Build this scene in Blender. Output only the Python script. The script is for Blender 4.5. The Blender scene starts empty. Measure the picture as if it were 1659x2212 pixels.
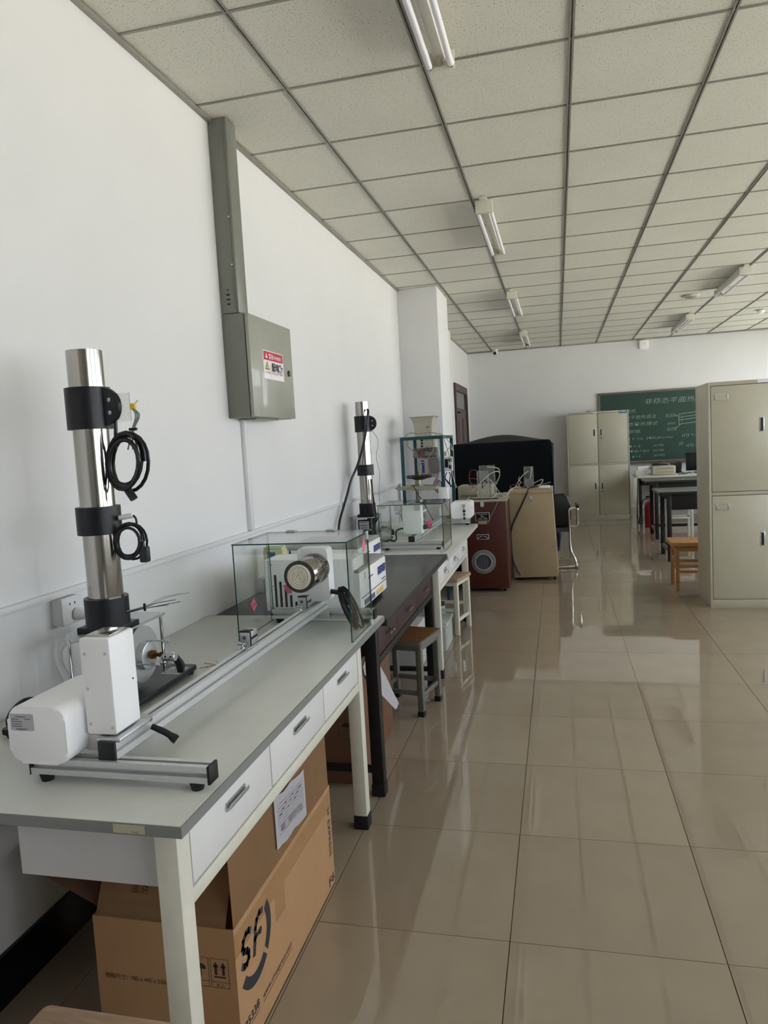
import bpy, bmesh, math, random
from mathutils import Vector, Matrix
random.seed(7)
S = bpy.context.scene
COL = S.collection
# ------------------------------------------------------------------ camera, world, light, exposure
F_PX, PITCH, YAW, ROLL, CAM_H = 1573.77, -0.092308, -0.238178, -0.055479, 1.4927
cy, sy, cp, sp = math.cos(YAW), math.sin(YAW), math.cos(PITCH), math.sin(PITCH)
FWD = Vector((sy*cp, cy*cp, sp)); RT0 = Vector((cy, -sy, 0)); UP0 = RT0.cross(FWD)
RT = RT0*math.cos(ROLL) + UP0*math.sin(ROLL); UP = UP0*math.cos(ROLL) - RT0*math.sin(ROLL)
cam = bpy.data.objects.new('camera', bpy.data.cameras.new('camera'))
cam.data.sensor_fit = 'VERTICAL'; cam.data.sensor_height = 36.0
cam.data.lens = F_PX/2212*36.0
cam.data.clip_start = 0.02; cam.data.clip_end = 200
cam.matrix_world = Matrix(((RT.x, UP.x, -FWD.x, 0), (RT.y, UP.y, -FWD.y, 0), (RT.z, UP.z, -FWD.z, CAM_H), (0, 0, 0, 1)))
COL.objects.link(cam); S.camera = cam

XL, XR, YB, YF, ZC = -1.55, 4.2, 13.45, -6.0, 3.051     # left wall, right wall, back wall, wall behind the camera, ceiling
SKY_STRENGTH = 4.3
EXPOSURE = 0.70
W = bpy.data.worlds.new('overcast_sky'); S.world = W; W.use_nodes = True
bg = W.node_tree.nodes['Background']; bg.inputs[0].default_value = (0.91, 0.96, 1.02, 1); bg.inputs[1].default_value = SKY_STRENGTH
WINDOWS = [(-2.6, -0.3), (0.3, 2.6), (3.2, 5.5), (6.1, 8.4), (9.0, 11.0), (11.5, 13.2)]
WZ0, WZ1 = 0.92, 2.78
for wy0, wy1 in WINDOWS:                                # portals: they only guide the sky light through the window openings
    L = bpy.data.lights.new('window_portal', 'AREA'); L.shape = 'RECTANGLE'; L.size = WZ1-WZ0; L.size_y = wy1-wy0
    L.cycles.is_portal = True
    o = bpy.data.objects.new('window_portal', L); COL.objects.link(o)
    o.location = (XR+0.22, (wy0+wy1)/2, (WZ0+WZ1)/2); o.rotation_euler = (0, math.radians(90), 0)
sun = bpy.data.lights.new('sun', 'SUN'); sun.energy = 64.0; sun.angle = math.radians(2); sun.color = (1.0, .98, .93)   # from behind the building: lights the ground outside only
so = bpy.data.objects.new('sun', sun); COL.objects.link(so); so.rotation_euler = (0, math.radians(-38), 0)
S.view_settings.view_transform = 'Standard'; S.view_settings.look = 'None'
S.view_settings.gamma = 1.0; S.view_settings.use_curve_mapping = False
S.view_settings.exposure = EXPOSURE
S.cycles.max_bounces = 10; S.cycles.diffuse_bounces = 6; S.cycles.glossy_bounces = 5
S.cycles.transmission_bounces = 6; S.cycles.transparent_max_bounces = 16
S.cycles.caustics_reflective = False; S.cycles.caustics_refractive = False
S.cycles.sample_clamp_indirect = 6.0
S.cycles.use_denoising = True

# ------------------------------------------------------------------ helpers: materials
def lin(h):
    h = h.lstrip('#'); v = [int(h[i:i+2], 16)/255 for i in (0, 2, 4)]
    return tuple((c/12.92 if c <= .04045 else ((c+.055)/1.055)**2.4) for c in v) + (1,)
def mat(name, col, rough=.5, metal=0., var=0., vscale=30., bump=0., bscale=200., spec=.5, stretch=(1, 1, 1), coat=0.):
    m = bpy.data.materials.new(name); m.use_nodes = True
    nt = m.node_tree; b = nt.nodes['Principled BSDF']
    c = lin(col) if isinstance(col, str) else col
    b.inputs['Base Color'].default_value = c; b.inputs['Roughness'].default_value = rough
    b.inputs['Metallic'].default_value = metal; b.inputs['Specular IOR Level'].default_value = spec
    b.inputs['Coat Weight'].default_value = coat
    if var or bump:
        tc = nt.nodes.new('ShaderNodeTexCoord'); mp = nt.nodes.new('ShaderNodeMapping'); mp.inputs['Scale'].default_value = stretch
        nt.links.new(tc.outputs['Object'], mp.inputs['Vector'])
    if var:
        n = nt.nodes.new('ShaderNodeTexNoise'); n.inputs['Scale'].default_value = vscale; n.inputs['Detail'].default_value = 5
        nt.links.new(mp.outputs[0], n.inputs['Vector'])
        r = nt.nodes.new('ShaderNodeMapRange'); r.inputs[1].default_value = .3; r.inputs[2].default_value = .7
        r.inputs[3].default_value = 1-var; r.inputs[4].default_value = 1+var*.6
        nt.links.new(n.outputs['Fac'], r.inputs[0])
        mx = nt.nodes.new('ShaderNodeMix'); mx.data_type = 'RGBA'; mx.blend_type = 'MULTIPLY'; mx.inputs[0].default_value = 1
        mx.inputs[6].default_value = c
        nt.links.new(r.outputs[0], mx.inputs[7]); nt.links.new(mx.outputs[2], b.inputs['Base Color'])
    if bump:
        n2 = nt.nodes.new('ShaderNodeTexNoise'); n2.inputs['Scale'].default_value = bscale; n2.inputs['Detail'].default_value = 3
        nt.links.new(mp.outputs[0], n2.inputs['Vector'])
        bp = nt.nodes.new('ShaderNodeBump'); bp.inputs['Strength'].default_value = bump; bp.inputs['Distance'].default_value = .002
        nt.links.new(n2.outputs['Fac'], bp.inputs['Height']); nt.links.new(bp.outputs[0], b.inputs['Normal'])
    return m
def thin_glass(name, tint, refl=1.0, haze=0.0):
    m = bpy.data.materials.new(name); m.use_nodes = True; nt = m.node_tree; nt.nodes.clear()
    out = nt.nodes.new('ShaderNodeOutputMaterial'); tr = nt.nodes.new('ShaderNodeBsdfTransparent'); gl = nt.nodes.new('ShaderNodeBsdfGlossy')
    tr.inputs[0].default_value = tint; gl.inputs['Roughness'].default_value = .01
    fr = nt.nodes.new('ShaderNodeFresnel')
    ge = nt.nodes.new('ShaderNodeNewGeometry'); ir = nt.nodes.new('ShaderNodeMapRange'); ir.inputs[3].default_value = 1.45; ir.inputs[4].default_value = 1/1.45
    nt.links.new(ge.outputs['Backfacing'], ir.inputs[0]); nt.links.new(ir.outputs[0], fr.inputs[0])
    ml = nt.nodes.new('ShaderNodeMath'); ml.operation = 'MULTIPLY'; ml.inputs[1].default_value = refl
    mx = nt.nodes.new('ShaderNodeMixShader')
    nt.links.new(fr.outputs[0], ml.inputs[0]); nt.links.new(ml.outputs[0], mx.inputs[0])
    base = tr
    if haze:
        df = nt.nodes.new('ShaderNodeBsdfDiffuse'); df.inputs[0].default_value = (.8, .85, .83, 1)
        m2 = nt.nodes.new('ShaderNodeMixShader'); m2.inputs[0].default_value = haze
        nt.links.new(tr.outputs[0], m2.inputs[1]); nt.links.new(df.outputs[0], m2.inputs[2]); base = m2
    nt.links.new(base.outputs[0], mx.inputs[1]); nt.links.new(gl.outputs[0], mx.inputs[2]); nt.links.new(mx.outputs[0], out.inputs[0])
    return m
def ceiling_tile_material():
    m = mat('mineral_fibre_tile', '#c9c6b8', .9, spec=.2); nt = m.node_tree; b = nt.nodes['Principled BSDF']
    tc = nt.nodes.new('ShaderNodeTexCoord'); oi = nt.nodes.new('ShaderNodeObjectInfo')
    ad = nt.nodes.new('ShaderNodeVectorMath'); ad.operation = 'ADD'
    sc = nt.nodes.new('ShaderNodeMath'); sc.operation = 'MULTIPLY'; sc.inputs[1].default_value = 37.0
    nt.links.new(oi.outputs['Random'], sc.inputs[0]); nt.links.new(tc.outputs['Object'], ad.inputs[0]); nt.links.new(sc.outputs[0], ad.inputs[1])
    v = nt.nodes.new('ShaderNodeTexVoronoi'); v.inputs['Scale'].default_value = 88; v.voronoi_dimensions = '2D'; v.inputs['Randomness'].default_value = 1
    nt.links.new(ad.outputs[0], v.inputs['Vector'])
    sep = nt.nodes.new('ShaderNodeSeparateColor'); nt.links.new(v.outputs['Color'], sep.inputs[0])
    r = nt.nodes.new('ShaderNodeMapRange'); r.inputs[1].default_value = .25; r.inputs[2].default_value = 1; r.inputs[3].default_value = 0.0; r.inputs[4].default_value = .17
    nt.links.new(sep.outputs[0], r.inputs[0])
    lt = nt.nodes.new('ShaderNodeMath'); lt.operation = 'LESS_THAN'
    nt.links.new(v.outputs['Distance'], lt.inputs[0]); nt.links.new(r.outputs[0], lt.inputs[1])
    n = nt.nodes.new('ShaderNodeTexNoise'); n.inputs['Scale'].default_value = 2.2; n.inputs['Detail'].default_value = 4
    nt.links.new(ad.outputs[0], n.inputs['Vector'])
    cr = nt.nodes.new('ShaderNodeMapRange'); cr.inputs[3].default_value = .93; cr.inputs[4].default_value = 1.05
    nt.links.new(n.outputs['Fac'], cr.inputs[0])
    mu = nt.nodes.new('ShaderNodeMix'); mu.data_type = 'RGBA'; mu.blend_type = 'MULTIPLY'; mu.inputs[0].default_value = 1; mu.inputs[6].default_value = lin('#e0dfd6')
    nt.links.new(cr.outputs[0], mu.inputs[7])
    mx = nt.nodes.new('ShaderNodeMix'); mx.data_type = 'RGBA'; mx.inputs[7].default_value = lin('#6f6a5e')
    nt.links.new(mu.outputs[2], mx.inputs[6]); nt.links.new(lt.outputs[0], mx.inputs[0]); nt.links.new(mx.outputs[2], b.inputs['Base Color'])
    return m
def floor_tile_material():
    m = mat('polished_porcelain_tile', '#a89880', .02, spec=.72); nt = m.node_tree; b = nt.nodes['Principled BSDF']
    tc = nt.nodes.new('ShaderNodeTexCoord'); oi = nt.nodes.new('ShaderNodeObjectInfo')
    n = nt.nodes.new('ShaderNodeTexNoise'); n.inputs['Scale'].default_value = 5; n.inputs['Detail'].default_value = 6
    nt.links.new(tc.outputs['Object'], n.inputs['Vector'])
    r = nt.nodes.new('ShaderNodeMapRange'); r.inputs[1].default_value = .3; r.inputs[2].default_value = .7; r.inputs[3].default_value = .95; r.inputs[4].default_value = 1.03
    nt.links.new(n.outputs['Fac'], r.inputs[0])
    r2 = nt.nodes.new('ShaderNodeMapRange'); r2.inputs[3].default_value = .96; r2.inputs[4].default_value = 1.04
    nt.links.new(oi.outputs['Random'], r2.inputs[0])
    mm = nt.nodes.new('ShaderNodeMath'); mm.operation = 'MULTIPLY'; nt.links.new(r.outputs[0], mm.inputs[0]); nt.links.new(r2.outputs[0], mm.inputs[1])
    mu = nt.nodes.new('ShaderNodeMix'); mu.data_type = 'RGBA'; mu.blend_type = 'MULTIPLY'; mu.inputs[0].default_value = 1; mu.inputs[6].default_value = lin('#998b79')
    nt.links.new(mm.outputs[0], mu.inputs[7]); nt.links.new(mu.outputs[2], b.inputs['Base Color'])
    n3 = nt.nodes.new('ShaderNodeTexNoise'); n3.inputs['Scale'].default_value = 9; n3.inputs['Detail'].default_value = 6
    nt.links.new(tc.outputs['Object'], n3.inputs['Vector'])
    r3 = nt.nodes.new('ShaderNodeMapRange'); r3.inputs[3].default_value = .0; r3.inputs[4].default_value = .03
    nt.links.new(n3.outputs['Fac'], r3.inputs[0]); nt.links.new(r3.outputs[0], b.inputs['Roughness'])
    n4 = nt.nodes.new('ShaderNodeTexNoise'); n4.inputs['Scale'].default_value = 3.5; n4.inputs['Detail'].default_value = 1
    nt.links.new(tc.outputs['Object'], n4.inputs['Vector'])
    bp = nt.nodes.new('ShaderNodeBump'); bp.inputs['Strength'].default_value = .008; bp.inputs['Distance'].default_value = .004
    nt.links.new(n4.outputs['Fac'], bp.inputs['Height']); nt.links.new(bp.outputs[0], b.inputs['Normal'])
    return m
def wood_material(name, c1, c2, scale=6, rough=.5, stretch=(1, 12, 12)):
    m = mat(name, c1, rough); nt = m.node_tree; b = nt.nodes['Principled BSDF']
    tc = nt.nodes.new('ShaderNodeTexCoord'); mp = nt.nodes.new('ShaderNodeMapping'); mp.inputs['Scale'].default_value = stretch
    n = nt.nodes.new('ShaderNodeTexNoise'); n.inputs['Scale'].default_value = scale; n.inputs['Detail'].default_value = 6; n.inputs['Distortion'].default_value = .6
    nt.links.new(tc.outputs['Object'], mp.inputs[0]); nt.links.new(mp.outputs[0], n.inputs['Vector'])
    mx = nt.nodes.new('ShaderNodeMix'); mx.data_type = 'RGBA'; mx.inputs[6].default_value = lin(c1); mx.inputs[7].default_value = lin(c2)
    r = nt.nodes.new('ShaderNodeMapRange'); r.inputs[1].default_value = .35; r.inputs[2].default_value = .65
    nt.links.new(n.outputs['Fac'], r.inputs[0]); nt.links.new(r.outputs[0], mx.inputs[0]); nt.links.new(mx.outputs[2], b.inputs['Base Color'])
    return m
M = {}
def mk():
    M['wall'] = mat('white_wall_paint', '#e0e0e2', .75, var=.02, vscale=2, bump=.12, bscale=60)
    M['tile_c'] = ceiling_tile_material()
    M['tbar'] = mat('grey_ceiling_grid', '#97958d', .45, .3)
    M['plain_c'] = mat('plain_ceiling', '#bfbdb1', .9)
    M['tile_f'] = floor_tile_material()
    M['grout'] = mat('dark_grout', '#4c4338', .8)
    M['base'] = mat('black_baseboard_tile', '#0b0d12', .12, var=.2, vscale=8)
    M['trunk'] = mat('white_pvc', '#dedee0', .4)
    M['duct'] = mat('grey_painted_steel', '#767870', .38, .0, var=.06, vscale=9, coat=.15)
    M['duct2'] = mat('light_grey_painted_steel', '#9fa096', .33, .0, var=.05, vscale=12, bump=.08, bscale=160, coat=.3)
    M['black'] = mat('black_plastic', '#0e1015', .42)
    M['black_metal'] = mat('black_anodised', '#12141b', .38, .2, bump=.05, bscale=400)
    M['rubber'] = mat('black_rubber', '#0c0c0e', .65)
    M['white'] = mat('white_powder_coat', '#f5f5f8', .36)
    M['white2'] = mat('off_white_paint', '#d6d4c8', .4, var=.05, vscale=20)
    M['bench'] = mat('grey_laminate', '#cdcfca', .28, var=.05, vscale=7, bump=.03, bscale=300)
    M['bench_edge'] = mat('grey_edge_band', '#7e7f7e', .45)
    M['apron'] = mat('white_melamine', '#dcdcdd', .4, var=.02, vscale=9)
    M['apron_g'] = mat('light_grey_melamine', '#c3c3c5', .45, var=.03, vscale=9)
    M['alu'] = mat('brushed_aluminium', '#cdcfd0', .32, .5, var=.05, vscale=60, stretch=(1, .02, 1))
    M['alu2'] = mat('satin_aluminium', '#c4c7c8', .34, .75, var=.03, vscale=40)
    M['steel'] = mat('polished_stainless', '#b7b4ae', .16, 1., var=.08, vscale=4, stretch=(6, 6, .3))
    M['chrome'] = mat('chrome', '#d8d8d8', .08, 1.)
    M['brass'] = mat('brass', '#8f6a36', .3, 1.)
    M['copper'] = mat('copper', '#8a5a44', .4, .8)
    M['ceramic'] = mat('cream_ceramic', '#e2ddd0', .45)
    M['dark_ring'] = mat('brown_steel_ring', '#5a534c', .4, .6)
    M['glass'] = thin_glass('clear_glass', (.965, .985, .975, 1))
    M['acrylic'] = thin_glass('acrylic', (.97, .97, .97, 1), 1.0, .10)
    M['wglass'] = thin_glass('window_glass', (.97, .98, .98, 1))
    M['glass_edge'] = mat('green_glass_edge', '#1f4a42', .15)
    M['clip'] = mat('frosted_clip', '#c3c8c8', .35, .3)
    M['dark_top'] = mat('dark_stone_laminate', '#3b3838', .3, var=.12, vscale=5)
    M['dark_edge'] = mat('dark_edge', '#2b2b2a', .45)
    M['maroon'] = mat('maroon_laminate', '#38201f', .5, var=.08, vscale=5, stretch=(1, 1, 5))
    M['carton'] = mat('brown_corrugated_card', '#a9835d', .75, var=.05, vscale=14, bump=.06, bscale=90)
    M['carton_in'] = mat('brown_card_inside', '#8d6f58', .8)
    M['carton2'] = mat('dark_brown_card', '#6b4a34', .75, var=.06, vscale=10)
    M['ink'] = mat('black_ink', '#26262c', .7)
    M['ink_brown'] = mat('dark_brown_ink', '#3b2c24', .8)
    M['tape'] = mat('clear_tape', '#a07a54', .18, spec=.5)
    M['paper'] = mat('white_paper', '#e4e2ea', .7, bump=.2, bscale=25)
    M['print'] = mat('grey_print', '#55555d', .7)
    M['plate'] = mat('silver_label', '#b4b5b7', .35, .3)
    M['red'] = mat('red_print', '#c2253a', .45)
    M['yellow'] = mat('yellow_print', '#e3c63c', .5)
    M['sticker'] = mat('white_sticker', '#eceaf2', .4)
    M['pink'] = mat('pink_sticker', '#e0708c', .5)
    M['magenta'] = mat('magenta_print', '#a52c50', .5)
    M['navy'] = mat('navy_panel', '#233a76', .3)
    M['gold'] = mat('yellow_key', '#e4c24e', .45)
    M['ivory'] = mat('ivory_label', '#b9b39d', .6, var=.08, vscale=50)
    M['grey_top'] = mat('grey_plastic', '#7c7c7c', .4)
    M['grey_top2'] = mat('mid_grey_plastic', '#96948f', .4)
    M['grey_steel'] = mat('grey_stool_paint', '#6a6964', .38, .1, var=.08, vscale=25)
    M['seat_brown'] = wood_material('brown_plywood', '#7c4e1e', '#693f14', 5, .5, (3, 8, 8))
    M['seat_pink'] = wood_material('beech_laminate', '#b39a86', '#a2876f', 7, .4, (2, 14, 14))
    M['seat_wood'] = wood_material('pine_wood', '#b98a56', '#a57442', 6, .45, (2, 10, 10))
    M['cab'] = mat('grey_green_cabinet_paint', '#bbb7a5', .4, var=.03, vscale=6, coat=.1)
    M['groove'] = mat('painted_gap_shade', '#1a1916', .7)  # near-black colour standing in for shade in cabinet gaps and recesses
    M['board'] = mat('green_chalkboard', '#1d4035', .55, var=.12, vscale=3)
    M['chalk'] = mat('chalk', '#b4c2b6', .9)
    M['board_frame'] = mat('brown_aluminium_frame', '#7d7468', .4, .4)
    M['brown_cab'] = mat('red_brown_hammered_paint', '#46190e', .42, var=.08, vscale=6)
    M['tan'] = mat('tan_painted_wood', '#b3a285', .55, var=.08, vscale=4)
    M['crate'] = mat('beige_enamel', '#a39c84', .5, var=.04, vscale=8)
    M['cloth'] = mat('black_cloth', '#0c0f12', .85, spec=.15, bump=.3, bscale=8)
    M['cloth_lit'] = mat('lit_black_cloth', '#4a4d45', .9)  # paler copy of the black cloth: light on the cover's top, as colour
    M['blue_cloth'] = mat('blue_grey_cloth', '#868fa3', .9, bump=.4, bscale=14)
    M['teal'] = mat('teal_paint', '#0c414c', .4, var=.06, vscale=20)
    M['gold_cyl'] = mat('olive_gold_metal', '#8f8c7a', .28, .8)
    M['press'] = mat('greenish_grey_paint', '#9c9c88', .45)
    M['leather'] = mat('black_leather', '#0b0b0d', .4)
    M['ext_red'] = mat('extinguisher_red', '#8a0f22', .3)
    M['door'] = wood_material('dark_red_wood', '#47302e', '#3a2523', 5, .45, (8, 8, 1))
    M['hopper'] = mat('cream_plastic', '#b9b5a5', .5)
    M['bin'] = thin_glass('cloudy_plastic', (.9, .92, .94, 1), .8, .6)
    M['black_paint'] = mat('black_table_paint', '#070708', .5)
    M['table_top'] = mat('grey_table_top', '#6a6a63', .35)
    M['wire_w'] = mat('pale_cable', '#b9b6a6', .5)
    M['wire_g'] = mat('grey_cable', '#8d8d8d', .5)
    M['wire_r'] = mat('red_wire', '#8f3038', .5)
    M['screen'] = mat('black_screen', '#0b0c0e', .15)
    M['blue_label'] = mat('blue_sticker', '#3d6a96', .5)
    M['green_card'] = mat('pale_green_box', '#b6c2a0', .6)
    M['yellow_card'] = mat('pale_yellow_box', '#c9bf95', .6)
    M['cable'] = mat('black_cable', '#0b0e12', .35)
    M['ground'] = mat('pale_concrete_ground', '#94928c', .9)
mk()

# ------------------------------------------------------------------ helpers: meshes
def B(): return bmesh.new()
def box(bm, x0, x1, y0, y1, z0, z1, bev=0., seg=2):
    vs = [bm.verts.new(p) for p in ((x0,y0,z0),(x1,y0,z0),(x1,y1,z0),(x0,y1,z0),(x0,y0,z1),(x1,y0,z1),(x1,y1,z1),(x0,y1,z1))]
    fs = [bm.faces.new([vs[i] for i in q]) for q in ((0,3,2,1),(4,5,6,7),(0,1,5,4),(1,2,6,5),(2,3,7,6),(3,0,4,7))]
    if bev:
        es = list({e for f in fs for e in f.edges})
        bmesh.ops.bevel(bm, geom=es, offset=bev, segments=seg, profile=.5, affect='EDGES')
    return bm
def rbox(bm, x0, x1, y0, y1, z0, z1, r, axis='z', seg=5, bev=0.):
    """box with the four edges along one axis rounded by r"""
    a = {'x': (y0,y1,z0,z1), 'y': (x0,x1,z0,z1), 'z': (x0,x1,y0,y1)}[axis]
    pts = []
    for cx, cy_, st in ((a[1]-r, a[3]-r, 0), (a[0]+r, a[3]-r, 90), (a[0]+r, a[2]+r, 180), (a[1]-r, a[2]+r, 270)):
        for i in range(seg+1):
            t = math.radians(st+90*i/seg); pts.append((cx+r*math.cos(t), cy_+r*math.sin(t)))
    if axis == 'z': return prism(bm, pts, (0,0,z0), (1,0,0), (0,1,0), (0,0,z1-z0), bev)
    if axis == 'y': return prism(bm, pts, (0,y0,0), (1,0,0), (0,0,1), (0,y1-y0,0), bev)
    return prism(bm, pts, (x0,0,0), (0,1,0), (0,0,1), (x1-x0,0,0), bev)
def prism(bm, poly, o, u, v, w, bev=0.):
    o, u, v, w = Vector(o), Vector(u), Vector(v), Vector(w)
    a = [bm.verts.new(o+u*p[0]+v*p[1]) for p in poly]; b = [bm.verts.new(o+u*p[0]+v*p[1]+w) for p in poly]
    n = len(poly); fs = []
    fs.append(bm.faces.new(a[::-1])); fs.append(bm.faces.new(b))
    for i in range(n): fs.append(bm.faces.new((a[i], a[(i+1) % n], b[(i+1) % n], b[i])))
    if bev:
        es = list(set(fs[0].edges) | set(fs[1].edges))
        bmesh.ops.bevel(bm, geom=es, offset=bev, segments=2, profile=.5, affect='EDGES')
    return bm
def cyl(bm, p0, p1, r0, r1=None, n=24, cap=True):
    p0, p1 = Vector(p0), Vector(p1); r1 = r0 if r1 is None else r1
    d = (p1-p0).normalized(); a = d.orthogonal().normalized(); b = d.cross(a)
    A = [bm.verts.new(p0+(a*math.cos(2*math.pi*i/n)+b*math.sin(2*math.pi*i/n))*r0) for i in range(n)]
    Bv = [bm.verts.new(p1+(a*math.cos(2*math.pi*i/n)+b*math.sin(2*math.pi*i/n))*r1) for i in range(n)]
    for i in range(n): bm.faces.new((A[i], A[(i+1) % n], Bv[(i+1) % n], Bv[i]))
    if cap: bm.faces.new(A[::-1]); bm.faces.new(Bv)
    return bm
def ring(bm, p0, p1, ro, ri, n=32):
    p0, p1 = Vector(p0), Vector(p1); d = (p1-p0).normalized(); a = d.orthogonal().normalized(); b = d.cross(a)
    def c(p, r): return [bm.verts.new(p+(a*math.cos(2*math.pi*i/n)+b*math.sin(2*math.pi*i/n))*r) for i in range(n)]
    o0, o1, i0, i1 = c(p0, ro), c(p1, ro), c(p0, ri), c(p1, ri)
    for i in range(n):
        j = (i+1) % n
        bm.faces.new((o0[i], o0[j], o1[j], o1[i])); bm.faces.new((i0[j], i0[i], i1[i], i1[j]))
        bm.faces.new((o0[j], o0[i], i0[i], i0[j])); bm.faces.new((o1[i], o1[j], i1[j], i1[i]))
    return bm
def smooth_path(pts, k=6, closed=False):
    P = [Vector(p) for p in pts]; n = len(P); out = []
    for i in range(n if closed else n-1):
        p0 = P[i-1] if (i > 0 or closed) else P[0]; p1 = P[i]; p2 = P[(i+1) % n]; p3 = P[(i+2) % n] if (i+2 < n or closed) else P[-1]
        for j in range(k):
            t = j/k
            out.append(.5*((2*p1)+(p2-p0)*t+(2*p0-5*p1+4*p2-p3)*t*t+(3*p1-p0-3*p2+p3)*t**3))
    if not closed: out.append(P[-1])
    return out
def tube(bm, pts, r, n=8, smooth=0, closed=False):
    P = smooth_path(pts, smooth, closed) if smooth else [Vector(p) for p in pts]
    m = len(P); rings = []; nrm = None
    for i, p in enumerate(P):
        if closed: t = (P[(i+1) % m]-P[i-1]).normalized()
        else: t = (P[min(i+1, m-1)]-P[max(i-1, 0)]).normalized()
        nrm = t.orthogonal().normalized() if nrm is None else (nrm-t*nrm.dot(t)).normalized()
        b = t.cross(nrm); rr = r[round(i*(len(r)-1)/(m-1))] if isinstance(r, (list, tuple)) else r
        rings.append([bm.verts.new(p+(nrm*math.cos(2*math.pi*j/n)+b*math.sin(2*math.pi*j/n))*rr) for j in range(n)])
    for i in range(m if closed else m-1):
        a, c = rings[i], rings[(i+1) % m]
        for j in range(n): bm.faces.new((a[j], a[(j+1) % n], c[(j+1) % n], c[j]))
    if not closed: bm.faces.new(rings[0][::-1]); bm.faces.new(rings[-1])
    return bm
def lathe(bm, prof, c, n=32, axis=(0, 0, 1)):
    c = Vector(c); d = Vector(axis).normalized(); a = d.orthogonal().normalized(); b = d.cross(a); R = []
    for r, h in prof:
        R.append([bm.verts.new(c+d*h+(a*math.cos(2*math.pi*i/n)+b*math.sin(2*math.pi*i/n))*max(r, 1e-5)) for i in range(n)])
    for k in range(len(R)-1):
        for i in range(n): bm.faces.new((R[k][i], R[k][(i+1) % n], R[k+1][(i+1) % n], R[k+1][i]))
    bm.faces.new(R[0][::-1]); bm.faces.new(R[-1])
    return bm
def sheet(bm, rows, th=0.):
    """a grid of points made into a sheet; th > 0 gives it thickness along its normals"""
    V = [[bm.verts.new(p) for p in r] for r in rows]; fs = []
    for i in range(len(V)-1):
        for j in range(len(V[0])-1): fs.append(bm.faces.new((V[i][j], V[i][j+1], V[i+1][j+1], V[i+1][j])))
    if th: bmesh.ops.solidify(bm, geom=fs, thickness=th)
    return bm
def origin(o):
    v = Vector((0, 0, 0))
    while o: v += o.location; o = o.parent
    return v
def part(name, bm, m, parent=None, loc=None, smooth=True, ang=38):
    """link a bmesh drawn in world coordinates as ONE object under parent; loc places the object's own origin"""
    me = bpy.data.meshes.new(name)
    bmesh.ops.recalc_face_normals(bm, faces=bm.faces[:])
    off = Vector(loc) if loc is not None else (origin(parent) if parent else Vector((0, 0, 0)))
    bmesh.ops.translate(bm, verts=bm.verts[:], vec=-off)
    bm.to_mesh(me); bm.free()
    for mm in (m if isinstance(m, (list, tuple)) else [m]): me.materials.append(mm)
    if smooth:
        me.shade_smooth(); me.set_sharp_from_angle(angle=math.radians(ang))
    o = bpy.data.objects.new(name, me); COL.objects.link(o)
    if parent:
        o.parent = parent; o.location = off-origin(parent)
    else: o.location = off
    return o
def tag(o, label, cat, group=None):
    o['label'] = label; o['category'] = cat
    if group: o['group'] = group
    return o
def thing(name, label, cat, loc=(0, 0, 0), group=None):
    o = bpy.data.objects.new(name, None); o.empty_display_size = .05; COL.objects.link(o); o.location = loc
    return tag(o, label, cat, group)
def struct(name, bm, m, parent=None, loc=None):
    o = part(name, bm, m, parent, loc)
    if not parent: o['kind'] = 'structure'
    return o
def copy_tree(o, parent=None):
    c = o.copy(); COL.objects.link(c)
    if parent: c.parent = parent
    for ch in list(o.children): copy_tree(ch, c)
    return c
def stroke_bm(bm, lines, w, o, u, v, off=.0006):
    """flat strokes: polylines in a plane, w wide"""
    o, u, v = Vector(o), Vector(u), Vector(v); n = u.cross(v).normalized()
    for L in lines:
        for (ax, ay), (bx, by) in zip(L[:-1], L[1:]):
            dx, dy = bx-ax, by-ay; l = math.hypot(dx, dy)
            if l < 1e-7: continue
            px, py = -dy/l*w/2, dx/l*w/2; ex, ey = dx/l*w*.3, dy/l*w*.3
            q = ((ax+px-ex, ay+py-ey), (ax-px-ex, ay-py-ey), (bx-px+ex, by-py+ey), (bx+px+ex, by+py+ey))
            bm.faces.new([bm.verts.new(o+u*a+v*b+n*off) for a, b in q])
    return bm
def flat(bm, poly, o, u, v, off=.0006):
    o, u, v = Vector(o), Vector(u), Vector(v); n = u.cross(v).normalized()
    bm.faces.new([bm.verts.new(o+u*a+v*b+n*off) for a, b in poly]); return bm
def rect(x0, y0, x1, y1): return ((x0, y0), (x1, y0), (x1, y1), (x0, y1))
def text(body, o, u, v, h, m, parent, name='lettering', width=None, align='LEFT', off=.0008, bold=0., shear=0.):
    """lettering as a flat mesh: o is the base point, u runs along the line, v up, h is the letter height"""
    cu = bpy.data.curves.new('lettering', 'FONT'); cu.body = body; cu.size = 1; cu.align_x = align; cu.resolution_u = 2; cu.offset = bold; cu.shear = shear
    t = bpy.data.objects.new('lettering', cu); COL.objects.link(t)
    bpy.context.view_layer.update()
    me = bpy.data.meshes.new_from_object(t.evaluated_get(bpy.context.evaluated_depsgraph_get()))
    bpy.data.objects.remove(t); bpy.data.curves.remove(cu)
    o, u, v = Vector(o), Vector(u).normalized(), Vector(v).normalized(); n = u.cross(v)
    xs = [q.co.x for q in me.vertices] or [0, 1]; sx = h if width is None else width/max(max(xs)-min(xs), 1e-4)
    off_v = origin(parent) if parent else Vector((0, 0, 0))
    for q in me.vertices: q.co = o+u*(q.co.x*sx)+v*(q.co.y*h)+n*off-off_v
    me.materials.clear(); me.materials.append(m)
    ob = bpy.data.objects.new(name, me); COL.objects.link(ob)
    if parent: ob.parent = parent
    return ob
X_, Y_, Z_ = Vector((1, 0, 0)), Vector((0, 1, 0)), Vector((0, 0, 1))
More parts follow.
